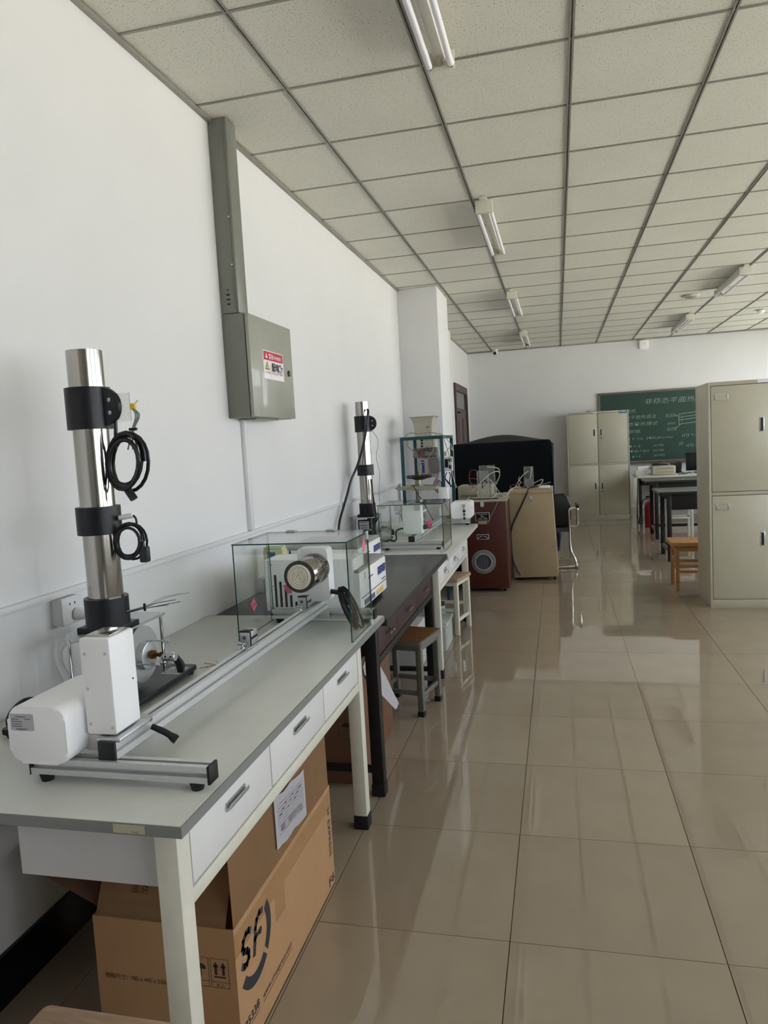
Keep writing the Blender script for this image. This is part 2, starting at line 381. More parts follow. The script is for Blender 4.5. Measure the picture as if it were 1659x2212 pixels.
# ------------------------------------------------------------------ the room
def in_view(pts, margin=260):
    for p in pts:
        d = Vector(p)-Vector((0, 0, CAM_H)); w = d.dot(FWD)
        if w < .15: continue
        x = 829.5+F_PX*d.dot(RT)/w; y = 1106-F_PX*d.dot(UP)/w
        if -margin < x < 1659+margin and -margin < y < 2212+margin: return True
    return False
def grid(xs, ys, z, gap, th, name, m, parent, down):
    """tiles between the grid lines: those the picture can show are pieces of their own, the rest one part"""
    cache = {}; rest = B()
    for i in range(len(xs)-1):
        for j in range(len(ys)-1):
            x0, x1, y0, y1 = xs[i]+gap, xs[i+1]-gap, ys[j]+gap, ys[j+1]-gap
            cx, cy_ = (x0+x1)/2, (y0+y1)/2
            seen = in_view([(x, y, z) for x in (x0, cx, x1) for y in (y0, cy_, y1)])
            if not seen:
                box(rest, x0, x1, y0, y1, z-(0 if down else th), z+(th if down else 0)); continue
            k = (round(x1-x0, 3), round(y1-y0, 3))
            if k not in cache:
                bm = B(); hx, hy = (x1-x0)/2, (y1-y0)/2
                box(bm, -hx, hx, -hy, hy, 0 if down else -th, th if down else 0)
                ob = part(name, bm, m, None, None, smooth=False); ob.parent = parent; ob.location = (cx, cy_, z); cache[k] = ob
            else:
                ob = cache[k].copy(); COL.objects.link(ob); ob.parent = parent; ob.location = (cx, cy_, z)
    o = part(name+'_outer', rest, m, parent, smooth=False); o['kind'] = 'stuff'
floor = struct('floor', box(B(), XL-.2, XR+.2, YF-.2, YB+.2, -.12, -.004), M['grout'])
xs = [XL]+[-.1864+.6*k for k in range(-2, 10) if XL+.02 < -.1864+.6*k < XR-.02]+[XR]
ys = [YF]+[2.055+.6*k for k in range(-14, 20) if YF+.02 < 2.055+.6*k < YB-.02]+[YB]
grid(xs, ys, 0.0, .0013, .0035, 'floor_tile', M['tile_f'], floor, False)
ceil = struct('ceiling', box(B(), XL-.2, XR+.2, YF-.2, YB+.2, ZC+.03, ZC+.15), M['plain_c'])
cxs = [XL]+[-1.697+.6*k for k in range(1, 13) if -1.697+.6*k < XR-.05]+[XR]
cys = [YF]+[2.5603+.6*k for k in range(-15, 19) if YF+.03 < 2.5603+.6*k < YB-.03]+[YB]
grid(cxs, cys, ZC+.004, .003, .012, 'ceiling_tile', M['tile_c'], ceil, True)
for x in cxs[1:-1]:                                      # main runners with their slot, then the cross tees
    bm = B(); box(bm, x-.011, x-.003, YF, YB, ZC-.002, ZC+.02); box(bm, x+.003, x+.011, YF, YB, ZC-.002, ZC+.02); box(bm, x-.004, x+.004, YF, YB, ZC+.006, ZC+.02)
    part('main_runner', bm, M['tbar'], ceil, smooth=False)
for y in cys[1:-1]:
    part('cross_tee', box(B(), XL, XR, y-.0065, y+.0065, ZC-.0005, ZC+.018), M['tbar'], ceil, smooth=False)
wl = struct('wall_left', box(B(), XL-.2, XL, YF-.2, YB+.2, -.1, ZC+.1), M['wall'])
wb = struct('wall_back', box(B(), XL, XR, YB, YB+.2, -.1, ZC+.1), M['wall'])
wf = struct('wall_front', box(B(), XL, XR, YF-.2, YF, -.1, ZC+.1), M['wall'])
bm = B(); prev = YF-.2
box(bm, XR, XR+.2, YF-.2, YB+.2, -.1, WZ0); box(bm, XR, XR+.2, YF-.2, YB+.2, WZ1, ZC+.1)
for a, b in WINDOWS: box(bm, XR, XR+.2, prev, a, WZ0, WZ1); prev = b
box(bm, XR, XR+.2, prev, YB+.2, WZ0, WZ1)
struct('wall_right', bm, M['wall'])
for i, (a, b) in enumerate(WINDOWS):
    bm = B(); x0, x1 = XR+.08, XR+.14
    box(bm, x0, x1, a, b, WZ0, WZ0+.05); box(bm, x0, x1, a, b, WZ1-.05, WZ1); n = 3
    for k in range(n+1):
        y = a+(b-a)*k/n; box(bm, x0, x1, max(a, y-.03), min(b, y+.03), WZ0+.05, WZ1-.05)
    w = struct('window_%d' % (i+1), bm, M['white2'])
    for k in range(n):
        y0, y1 = a+(b-a)*k/n, a+(b-a)*(k+1)/n
        part('pane', box(B(), x0+.027, x0+.033, y0+.02, y1-.02, WZ0+.04, WZ1-.04), M['wglass'], w, smooth=False)
struct('ground', box(B(), XR+.3, XR+60, -60, 75, -.9, -.6), M['ground'])
pil = struct('wall_left_pillar', box(B(), XL, -1.14, 7.455, 8.17, 0, ZC+.002, .004), M['wall'])
bl = B(); box(bl, XL, XL+.012, YF, 7.455, 0, .142); box(bl, XL, -1.128, 7.443, 7.455, 0, .142); box(bl, -1.14, -1.128, 7.455, 8.182, 0, .142); box(bl, XL, -1.14, 8.17, 8.182, 0, .142)
box(bl, XL, XL+.012, 8.182, 11.42, 0, .142)
struct('baseboard_left', bl, M['base'])
struct('baseboard_back', box(B(), XL+.012, XR, YB-.012, YB, 0, .142), M['apron_g'])
struct('baseboard_right', box(B(), XR-.012, XR, YF, YB-.012, 0, .142), M['base'])
tr = B(); box(tr, XL, XL+.022, YF, 7.455, ZC-.012, ZC); box(tr, XL, XL+.022, 8.17, YB, ZC-.012, ZC); box(tr, XL, XR, YB-.022, YB, ZC-.012, ZC)
struct('trim_1', tr, M['tbar'])
# door in the left wall, far end
d = B(); x1 = XL+.03
box(d, XL-.02, x1, 11.42, 11.52, 0, 2.39); box(d, XL-.02, x1, 12.87, 12.97, 0, 2.39); box(d, XL-.02, x1, 11.52, 12.87, 2.28, 2.39)
door = struct('door_1', d, M['door'])
p = B(); box(p, XL-.02, XL+.008, 11.52, 12.87, 0.01, 1.96); box(p, XL-.02, XL+.012, 11.52, 12.87, 1.96, 2.01); box(p, XL-.02, XL+.012, 11.52, 11.60, 2.01, 2.28); box(p, XL-.02, XL+.012, 12.78, 12.87, 2.01, 2.28)
for y0, y1 in ((11.60, 12.14), (12.24, 12.78)):
    for z0, z1 in ((.2, .85), (1.0, 1.85)): box(p, XL+.006, XL+.016, y0, y1, z0, z1, .006)
dp = part('door_leaf', p, M['door'], door)
part('transom_pane', box(B(), XL-.01, XL+.004, 11.60, 12.78, 2.01, 2.28), M['screen'], door)
part('door_handle', tube(B(), [(XL+.012, 11.58, 1.93), (XL+.06, 11.58, 1.93), (XL+.06, 11.66, 1.93)], .012, 8), M['black'], dp)
pp = thing('wall_pipe', 'white vertical pipe boxing on left wall between pillar and dark red door', 'pipe', (XL, 10.5, 0))
part('boxing', box(B(), XL, XL+.10, 10.42, 10.60, .0, ZC-.001, .01), M['wall'], pp)
part('pipe', cyl(B(), (XL+.05, 10.68, 0), (XL+.05, 10.68, ZC-.001), .035, n=16), M['trunk'], pp)
# white cable trunking on the left wall
t = thing('cable_trunking', 'long white horizontal cable trunking along left wall above the benches', 'cable duct', (XL, 1.0, 1.08))
part('channel', box(B(), XL, XL+.018, -5.9, 3.43, 1.07, 1.092, .002), M['trunk'], t)
part('channel', box(B(), XL, XL+.018, 3.434, 7.44, 1.07, 1.092, .002), M['trunk'], t)
part('channel_lid', box(B(), XL+.018, XL+.022, -5.9, 7.44, 1.073, 1.089, .001), M['trunk'], t)
t = thing('cable_trunking', 'short white vertical cable trunking below the grey distribution box', 'cable duct', (XL, 3.45, 1.1))
part('channel', box(B(), XL, XL+.016, 3.425, 3.475, 1.093, 1.66, .002), M['trunk'], t)
part('channel_lid', box(B(), XL+.016, XL+.02, 3.429, 3.471, 1.093, 1.66, .001), M['trunk'], t)
# socket with a plug, left of the near steel column
s = thing('wall_socket', 'white surface mounted wall socket with a white plug in it', 'socket', (XL, 1.97, 1.03))
part('back_box', box(B(), XL, XL+.034, 1.925, 2.018, .985, 1.068, .003), M['trunk'], s)
fp = part('face_plate', box(B(), XL+.034, XL+.042, 1.923, 2.02, .983, 1.07, .003), M['trunk'], s)
for y0, a in ((1.960, 0), (1.984, 0)):
    part('slot', box(B(), XL+.0421, XL+.0427, y0-.002, y0+.002, 1.044, 1.052), M['black'], fp)
part('plug', lathe(B(), [(.020, 0), (.020, .012), (.017, .03), (.009, .04)], (XL+.042, 1.985, 1.012), 20, (1, .25, -.1)), M['trunk'], s)
part('plug_cord', tube(B(), [(XL+.075, 1.995, 1.005), (XL+.09, 2.0, .985), (XL+.085, 1.99, .95), (XL+.06, 1.97, .93), (XL+.03, 1.93, .92), (XL+.02, 1.93, .87), (XL+.03, 1.96, .81), (XL+.06, 1.99, .778)], .0035, 8, 5), M['trunk'], s)
s2 = thing('wall_socket', 'grey white socket box on wall low behind glass hood', 'socket', (XL, 3.53, .79))
part('back_box', box(B(), XL, XL+.034, 3.48, 3.575, .76, .83, .003), M['trunk'], s2)
part('face_plate', box(B(), XL+.034, XL+.042, 3.478, 3.577, .758, .832, .003), M['trunk'], s2)
# ---- distribution box and its duct
d = thing('cable_duct', 'grey steel vertical cable duct from ceiling down to distribution box', 'duct', (XL, 3.35, 2.16))
part('duct_body', box(B(), XL, -1.468, 3.30, 3.40, 2.158, ZC-.001, .003), M['duct'], d)
part('duct_lid', box(B(), -1.468, -1.455, 3.296, 3.404, 2.158, ZC-.001, .003), M['duct'], d)
for z in (2.2, 2.222, 2.244):
    part('slot', rbox(B(), -1.515, -1.497, 3.2985, 3.3005, z-.004, z+.004, .0038, 'y'), M['black'], d)
part('slot', cyl(B(), (-1.507, 3.2985, 2.267), (-1.507, 3.3005, 2.267), .004, n=12), M['black'], d)
for z in (2.38, 2.60): part('screw', cyl(B(), (-1.474, 3.2945, z), (-1.474, 3.30, z), .005, n=10), M['alu2'], d)
b = thing('distribution_box', 'grey steel electrical distribution box with red and white warning sign', 'electrical box', (XL, 3.58, 1.9))
part('enclosure', box(B(), XL, -1.437, 3.30, 3.868, 1.66, 2.155, .003), M['duct'], b)
dr = part('door', box(B(), -1.433, -1.414, 3.30, 3.868, 1.662, 2.153, .004), M['duct2'], b)
xf = -1.414; yq = lambda y: 3.30+(y-3.166)*(3.868-3.30)/(3.742-3.166); zq = lambda z: 1.66+(z-1.654)*.984
def T(s, y, z, h, m, w=None, align='LEFT', par=None, bold=0.): return text(s, (xf+.0006, y, z), Y_, Z_, h, m, par, width=w, align=align, bold=bold)
y0, y1, z0, z1 = 3.452, 3.722, 1.855, 1.997
sg = part('warning_sign', box(B(), xf, xf+.0012, y0, y1, z0, z1), M['sticker'], b)
xf += .0012
part('red_band', flat(B(), rect(y0+.006, z1-.048, y1-.006, z1-.004), (xf, 0, 0), Y_, Z_), M['red'], sg)
bm = flat(B(), ((y0+.026, z1-.037), (y0+.058, z1-.037), (y0+.042, z1-.012)), (xf+.0005, 0, 0), Y_, Z_); part('triangle', bm, M['sticker'], sg)
bm = flat(B(), rect(y0+.0405, z1-.029, y0+.0435, z1-.019), (xf+.001, 0, 0), Y_, Z_); flat(bm, rect(y0+.0405, z1-.034, y0+.0435, z1-.031), (xf+.001, 0, 0), Y_, Z_); part('mark', bm, M['red'], sg)
xf += .0006
T('警告', y0+.07, z1-.037, .027, M['sticker'], .062, par=sg, bold=.02); T('有电危险', y0+.136, z1-.036, .019, M['sticker'], .098, par=sg, bold=.01)
part('divider', flat(B(), rect(y0+.088, z0+.006, y0+.0895, z1-.052), (xf, 0, 0), Y_, Z_), M['print'], sg)
part('triangle', flat(B(), ((y0+.016, z0+.047), (y0+.078, z0+.047), (y0+.047, z0+.089)), (xf, 0, 0), Y_, Z_), M['ink'], sg)
part('triangle', flat(B(), ((y0+.023, z0+.051), (y0+.071, z0+.051), (y0+.047, z0+.083)), (xf+.0005, 0, 0), Y_, Z_), M['yellow'], sg)
part('lightning_mark', flat(B(), ((y0+.049, z0+.076), (y0+.042, z0+.064), (y0+.048, z0+.064), (y0+.045, z0+.053), (y0+.053, z0+.067), (y0+.047, z0+.067)), (xf+.001, 0, 0), Y_, Z_), M['ink'], sg)
T('小心有电', y0+.016, z0+.028, .014, M['red'], .064, par=sg); T('配电箱', y0+.103, z0+.046, .046, M['ink'], .15, par=sg, bold=.03); T('非专业人员严禁操作', y0+.103, z0+.027, .015, M['red'], .15, par=sg)
xf = -1.414
k = part('lock', lathe(B(), [(.016, 0), (.016, .006), (.011, .009)], (xf, 3.80, 1.905), 20, (1, 0, 0)), M['black'], b)
part('keyway', box(B(), xf+.009, xf+.0098, 3.797, 3.803, 1.897, 1.913), M['alu2'], k)
part('gland_plate', box(B(), -1.53, -1.45, 3.40, 3.70, 1.652, 1.662), M['duct'], b)
# ---- ceiling lamps, vent, detectors
def lamp(x, y0, y1, label, group):
    L = thing('tube_lamp', label, 'ceiling light', (x, (y0+y1)/2, ZC), group)
    part('mounting_plate', box(B(), x-.024, x+.024, y0-.06, y0+.03, ZC-.018, ZC-.003, .002), M['white2'], L)
    part('body', prism(B(), ((-.018, 0), (.018, 0), (.034, .03), (.034, .042), (-.034, .042), (-.034, .03)), (x, y0, ZC-.052), X_, Z_, (0, y1-y0, 0)), M['white2'], L)
    for s in (-1, 1):
        part('tube', cyl(B(), (x+s*.043, y0+.03, ZC-.078), (x+s*.043, y1-.03, ZC-.078), .013, n=16), M['sticker'], L)
        part('end_pin', cyl(B(), (x+s*.043, y1-.032, ZC-.078), (x+s*.043, y1-.016, ZC-.078), .0115, n=14), M['chrome'], L)
    part('end_plate', box(B(), x-.056, x+.056, y0-.012, y0+.02, ZC-.092, ZC-.014, .003), M['white2'], L)
    e = part('end_plate', box(B(), x-.056, x+.056, y1-.018, y1-.006, ZC-.090, ZC-.02, .003), M['white2'], L)
    part('starter', cyl(B(), (x, y1-.06, ZC-.066), (x, y1-.02, ZC-.066), .011, n=14), M['ivory'], L)
G = 'twin tube ceiling lamps'
lamp(-.405, 1.83, 3.05, 'white twin tube lamp largest and nearest, cut by the top of the photo', G)
lamp(-.42, 4.96, 6.14, 'white twin tube lamp in left row between the largest and the one by the pillar', G)
lamp(-.425, 8.06, 9.28, 'white twin tube lamp in left row, third from the camera', G)
lamp(-.44, 11.10, 12.40, 'white twin tube lamp in left row, nearest the dome camera', G)
lamp(1.845, 8.0, 9.2, 'white twin tube lamp in right row beside the round vent', G)
lamp(1.815, 10.9, 12.25, 'white twin tube lamp in right row, nearest the back wall', G)
v = thing('ceiling_vent', 'round white ceiling vent beside the right lamp row', 'vent', (1.593, 9.48, ZC))
part('ring', lathe(B(), [(.10, 0), (.10, -.006), (.085, -.02), (.07, -.022)], (1.593, 9.48, ZC), 32), M['white2'], v)
part('cone', lathe(B(), [(.066, 0), (.064, -.024), (.03, -.032), (.0, -.034)], (1.593, 9.48, ZC), 32), M['grey_top2'], v)
v = thing('smoke_detector', 'small white smoke detector on ceiling at right edge', 'smoke detector', (2.78, 11.2, ZC))
part('detector_base', lathe(B(), [(.06, 0), (.06, -.012), (.05, -.015)], (2.78, 11.2, ZC), 24), M['white2'], v)
part('detector_head', lathe(B(), [(.048, -.014), (.042, -.04), (.02, -.05), (0, -.051)], (2.78, 11.2, ZC), 24), M['white'], v)
v = thing('security_camera', 'small white dome camera where left lamp row meets back wall', 'security camera', (-1.03, 13.2, ZC))
part('mount', lathe(B(), [(.05, 0), (.05, -.02), (.03, -.03)], (-1.02, 13.2, ZC), 24), M['white'], v)
part('ball', lathe(B(), [(.0, -.05), (.03, -.042), (.048, -.015), (.05, 0), (.048, .02), (.03, .042), (0, .05)], (-1.03, 13.18, ZC-.055), 24, (.1, -1, -.3)), M['white'], v)
part('lens', lathe(B(), [(.028, 0), (.028, .012), (.02, .016), (0, .017)], (-1.026, 13.135, ZC-.068), 20, (.1, -1, -.35)), M['black'], v)
v = thing('wifi_router', 'white square wireless access point high on back wall', 'router', (1.485, YB, 2.95))
part('housing', rbox(B(), 1.41, 1.56, YB-.04, YB, 2.875, 3.03, .03, 'y', 4, .006), M['white'], v)
part('indicator', cyl(B(), (1.49, YB-.041, 2.965), (1.49, YB-.039, 2.965), .006, n=10), M['print'], v)
part('lead', tube(B(), [(1.50, YB-.02, 3.03), (1.51, YB-.015, 3.04), (1.53, YB-.012, ZC-.003)], .006, 8, 4), M['white'], v)
# ------------------------------------------------------------------ benches
def bench(name, label, x1, y0, y1, zt, th, ly0, ly1, lm, topm, edgem, frontm, splits, handle, leg_x1, leg_w, capm, z_dr0, z_fr, endm=None, ndash=0):
    t = thing(name, label, 'bench', (-1.1, (y0+y1)/2, 0))
    tp = part('worktop', box(B(), XL+.002, x1-.003, y0+.003, y1, zt-th, zt, .0015), topm, t)
    e = B(); box(e, x1-.003, x1, y0, y1, zt-th, zt-.0005); box(e, XL+.002, x1-.003, y0, y0+.003, zt-th, zt-.0005)
    part('edge_band', e, edgem, tp)
    zb = zt-th; lx0 = leg_x1-leg_w
    for y, xx in ((ly0, lx0), (ly1, lx0), (ly0, -1.50), (ly1, -1.50)):
        l = part('leg', box(B(), xx, xx+leg_w, y, y+leg_w, .05, zb, .003), lm, t)
        part('foot_cap', box(B(), xx-.003, xx+leg_w+.003, y-.003, y+leg_w+.003, 0, .055, .003), capm, l)
    part('frame_rail', box(B(), lx0+.002, leg_x1-.002, ly0+leg_w, ly1, z_fr, z_dr0-.006, .002), lm, t)
    part('frame_rail', box(B(), -1.49, -1.46, ly0+leg_w, ly1, z_fr, z_dr0-.006, .002), lm, t)
    car = B(); box(car, -1.17, leg_x1-.03, ly0+leg_w-.02, ly1+.02, z_dr0+.004, zb)
    part('drawer_carcass', car, endm or frontm, t)
    ys = [ly0+leg_w+.003]+list(splits)+[ly1-.003]
    for a, b in zip(ys[:-1], ys[1:]):
        d = part('drawer', box(B(), leg_x1-.028, leg_x1-.002, a+.003, b-.003, z_dr0, zb-.004, .0015), frontm, t)
        handle(d, (a+b)/2, leg_x1-.002, (z_dr0+zb)/2)
    return t
def bar_handle(d, y, x, z):
    bm = B(); L = .052
    prism(bm, ((0, -.010), (.004, -.010), (.005, -.006), (.011, -.005), (.014, .001), (.013, .008), (.010, .005), (.009, .0), (.003, -.001), (.003, .008), (0, .010)), (x, y-L, z+.005), X_, Z_, (0, 2*L, 0))
    part('handle', bm, M['alu2'], d)
def twin_handle(d, y, x, z):
    bm = B()
    for s in (-1, 1):
        box(bm, x+.012, x+.024, y+s*.028-.02, y+s*.028+.02, z-.006, z+.006, .001); box(bm, x, x+.016, y+s*.028-.004, y+s*.028+.004, z-.004, z+.004)
    part('handle', bm, M['chrome'], d)
def ring_handle(d, y, x, z):
    h = part('handle', rbox(B(), x, x+.004, y-.045, y+.045, z-.014, z+.014, .012, 'x'), M['alu2'], d)
    part('pull', tube(B(), [(x+.004, y-.036, z), (x+.018, y-.03, z-.012), (x+.022, y, z-.016), (x+.018, y+.03, z-.012), (x+.004, y+.036, z)], .004, 8, 4), M['chrome'], h)
b1 = bench('lab_bench', 'near grey topped bench with white drawers and cream legs', -.735, 1.215, 2.93, .775, .024, 1.25, 2.61, M['white2'], M['bench'], M['bench_edge'], M['apron'], (1.742, 2.196), bar_handle, -.769, .051, M['rubber'], .598, .558, M['apron_g'])
lab = part('paper_label', box(B(), -.885, -.815, 1.2142, 1.215, .7545, .7725), M['ivory'], b1)
text('Y0623', (-.845, 1.2141, .7565), X_, Z_, .006, M['ink'], lab, width=.016)
b2 = bench('lab_bench', 'dark topped middle bench with maroon drawers and black legs', -.727, 2.935, 4.68, .758, .03, 2.876, 4.252, M['black_paint'], M['dark_top'], M['dark_edge'], M['maroon'], (3.31, 3.77), twin_handle, -.764, .052, M['rubber'], .60, .562, M['dark_edge'])
part('stretcher', box(B(), -1.50, -.80, 2.885, 2.915, .10, .125, .002), M['black_paint'], b2)
part('stretcher', box(B(), -1.50, -.80, 4.262, 4.292, .10, .125, .002), M['black_paint'], b2)
part('stretcher', box(B(), -1.49, -1.46, 2.92, 4.26, .10, .14, .002), M['black_paint'], b2)
b3 = bench('lab_bench', 'far grey topped bench with white drawers beside brown cabinet', -.722, 4.685, 6.50, .742, .028, 4.43, 5.88, M['white2'], M['bench'], M['apron_g'], M['apron'], (4.93, 5.42), ring_handle, -.750, .05, M['rubber'], .585, .55, M['apron'])

# ------------------------------------------------------------------ slotted aluminium profile
def profile(w=.02, s=.005, d=.011):
    q = []
    for k in range(4):
        for x, y in ((-w, -w), (-s, -w), (-s, -w+d), (s, -w+d), (s, -w)):
            c, sn = (1, 0, -1, 0)[k], (0, 1, 0, -1)[k]; q.append((x*c-y*sn, x*sn+y*c))
    return q
def foot(parent, x, y, z0, z1, r=.017):
    part('rubber_foot', lathe(B(), [(r*.78, z0), (r*.82, z0+.003), (r, z1-.004), (r*1.02, z1)], (x, y, 0), 20), M['rubber'], parent)
def screw(parent, p, ax, r=.0035):
    return part('screw', lathe(B(), [(r, 0), (r, .0008), (r*.6, .0022), (0, .0024)], p, 10, ax), M['alu2'], parent)
def cable_coil(name, parent, c, rx, rz, turns, r, u=(1, 0, 0), v=(0, 0, 1), spread=.006, m='cable', ph=0., n=8):
    c, u, v = Vector(c), Vector(u), Vector(v); w = u.cross(v); bm = B(); rnd = random.Random(hash(name) % 99+turns)
    P = []
    N = 20
    for i in range(turns*N+1):
        a = ph+2*math.pi*i/N; k = i/N
        f = 1+.10*math.sin(k*2.4+1)+.05*math.sin(a*.37+1)
        P.append(c+u*(math.cos(a)*rx*f)+v*(math.sin(a)*rz*f)+w*(spread*math.sin(k*1.7)*1.4)+u*(.004*math.sin(k*3)))
    tube(bm, P, r, n); return part(name, bm, M[m], parent)

# ------------------------------------------------------------------ rail rig on the near bench
T1 = .775
rg = thing('rail_apparatus', 'long aluminium rail with white housings and ceramic heater on near bench', 'lab apparatus', (-.985, 2.05, T1))
zc, zr = .812, .8505                                      # centre heights of the cross bars and of the rail
for y in (1.374, 2.815):
    cb = part('cross_bar', prism(B(), profile(.0185), (-1.186, y, zc), Y_, Z_, (.438, 0, 0)), M['alu'], rg, smooth=False)
    for x0, x1 in ((-1.189, -1.186), (-.748, -.741)):
        part('end_cap', box(B(), x0, x1, y-.0205, y+.0205, zc-.0205, zc+.0205, .002), M['black'], cb)
    for x in (-1.155, -.78): foot(rg, x, y-.004, T1, zc-.0185)
a, bb = Vector((-.993, 1.372, zr)), Vector((-.972, 2.84, zr)); dd = (bb-a).normalized(); ux = Vector((dd.y, -dd.x, 0))
rl = part('rail', prism(B(), profile(.0205), a, ux, Z_, bb-a), M['alu'], rg, smooth=False)
part('end_cap', prism(B(), rect(-.0215, -.021, .0215, .021), a-dd*.008, ux, Z_, dd*.008, .0015), M['black'], rl)
mh = part('motor_housing', rbox(B(), -1.208, -1.060, 1.325, 1.545, .832, .962, .03, 'y', 6, .008), M['white'], rg)
part('shaft_cover', rbox(B(), -1.075, -1.005, 1.40, 1.52, .834, .872, .012, 'y', 4, .003), M['white'], rg)
lp = part('label_plate', rbox(B(), -1.199, -1.140, 1.3238, 1.325, .908, .946, .003, 'y', 3), M['plate'], mh)
bm = B()
for k, (w0, w1) in enumerate(((.014, .040), (.004, .022), (.004, .030), (.004, .028), (.004, .030))): flat(bm, rect(w0, .031-k*.0055, w1, .0326-k*.0055), (-1.199, 1.3237, .908), X_, Z_, .0003)
for z, w in ((.004, .030), (.0015, .024)): flat(bm, rect(.014, z, .014+w, z+.0012), (-1.199, 1.3237, .908), X_, Z_, .0003)
flat(bm, rect(.038, .026, .052, .0275), (-1.199, 1.3237, .908), X_, Z_, .0003)
part('printed_lines', bm, M['print'], lp)
uh = part('upright_housing', rbox(B(), -1.052, -.977, 1.385, 1.482, .880, 1.101, .006, 'y', 3, .003), M['white'], rg)
for x, z in ((-1.041, 1.065), (-.989, 1.066), (-1.041, .985), (-1.041, .904), (-.986, .897)): screw(uh, (x, 1.385, z), (0, -1, 0))
part('top_plate', box(B(), -1.045, -.984, 1.40, 1.47, 1.101, 1.1045, .001), M['steel'], uh)
part('pin_hole', cyl(B(), (-.9772, 1.464, .985), (-.9764, 1.464, .985), .0025, n=10), M['black'], uh)
part('slide_plate', box(B(), -1.022, -.962, 1.372, 1.50, .869, .877, .002), M['alu2'], rg)
part('slide_plate', prism(B(), [(.03*math.cos(math.radians(t)), .03*math.sin(math.radians(t))) for t in range(-90, 91, 15)], (-.99, 1.495, .869), Y_, X_, (0, 0, .006)), M['steel'], rg)
for q in ((2.09, 2.19), (2.61, 2.76)):                    # two clamp blocks on the rail
    y = q[0]; xo = -.998+(y-2.09)*.014
    cpn = part('clamp_plate', box(B(), xo-.018, xo+.024, y, y+.07, .868, .872, .0008), M['alu2'], rg)
    br = part('clamp_bracket', box(B(), xo-.012, xo+.020, y+.022, y+.026, .872, .920, .0006), M['alu2'], rg)
    blk = part('clamp_block', box(B(), xo-.012, xo+.020, y+.026, y+.085, .874, .918, .0015), M['alu2'], rg)
    bm = B(); box(bm, xo-.0126, xo+.0206, y+.022, y+.034, .9185, .924); box(bm, xo+.0195, xo+.0216, y+.026, y+.034, .873, .920); box(bm, xo-.0126, xo+.0208, y+.05, y+.057, .9175, .9206); box(bm, xo+.0195, xo+.0208, y+.034, y+.085, .892, .900)
    part('rubber_insert', bm, M['black'], blk)
    part('thumb_screw', lathe(B(), [(.009, 0), (.009, .003), (.004, .004), (.004, .012)], (xo-.002, y+.012, .872), 14), M['chrome'], cpn)
    w = part('wing', box(B(), xo-.016, xo+.010, y+.009, y+.015, .880, .889, .002), M['chrome'], cpn)
    part('bolt_hole', lathe(B(), [(.006, 0), (.006, .001), (.003, .0015)], (xo+.003, y+.0218, .902), 14, (0, -1, 0)), M['print'], br)
hp = part('heater_housing', rbox(B(), -1.031, -.905, 2.73, 2.80, .882, 1.097, .014, 'y', 5, .006), M['white'], rg)
hc = Vector((-.957, 2.545, 1.017))
dr = part('heater_drum', lathe(B(), [(.058, 0), (.0603, .004), (.0603, .183), (.058, .187)], hc, 48, (0, 1, 0)), M['steel'], rg)
bm = B()
for i in range(44):                                       # vent slots round the back of the drum
    an = 2*math.pi*i/44; c, s = math.cos(an), math.sin(an); r = .0605; h = .0022
    vs = [bm.verts.new(hc+Vector((c*r-s*k*h, y, s*r+c*k*h))) for k, y in ((-1, .11), (1, .11), (1, .165), (-1, .165))]; bm.faces.new(vs)
part('vent_slots', bm, M['black'], dr)
rgn = part('drum_ring', ring(B(), hc+Vector((0, -.004, 0)), hc+Vector((0, .002, 0)), .0605, .047, 48), M['dark_ring'], dr)
bm = B()
for i in range(64):
    an = 2*math.pi*i/64; cyl(bm, hc+Vector((math.cos(an)*.0572, -.0048, math.sin(an)*.0572)), hc+Vector((math.cos(an)*.0572, -.0036, math.sin(an)*.0572)), .0015, n=6)
part('vent_holes', bm, M['black'], dr)
bm = B(); N, R = 56, 42; rows = []                          # ceramic disc with a moulded spiral
for i in range(R+1):
    r = .0472*i/R
    rows.append([bm.verts.new(hc+Vector((math.cos(2*math.pi*j/N)*max(r, 1e-5), -.006-.0032*math.cos(2*math.pi*(r/.0098)-2*math.pi*j/N)*(1 if r < .043 else .2), math.sin(2*math.pi*j/N)*max(r, 1e-5)))) for j in range(N)])
for i in range(R):
    for j in range(N): bm.faces.new((rows[i][j], rows[i][(j+1) % N], rows[i+1][(j+1) % N], rows[i+1][j]))
part('ceramic_disc', bm, M['ceramic'], rg, ang=80)
part('cable_gland', cyl(B(), (-.905, 2.755, .917), (-.868, 2.74, .915), .010, n=16), M['black'], rg)
part('power_cable', tube(B(), [(-.868, 2.74, .915), (-.85, 2.735, .91), (-.835, 2.73, .896), (-.826, 2.72, .87)], .006, 8, 5), M['cable'], rg)
cable_coil('cable_coil', rg, (-.815, 2.70, .862), .034, .072, 5, .0052, Vector((.75, -.3, -.25)), Vector((-.35, 0, 1)), .014)
part('rail_bracket', box(B(), -.966, -.93, 2.774, 2.796, .80, .828, .002), M['alu2'], rg)
part('lock_lever', tube(B(), [(-.962, 1.50, .855), (-.93, 1.505, .84), (-.905, 1.51, .82)], [.007, .008, .011], 10, 3), M['black'], rg)

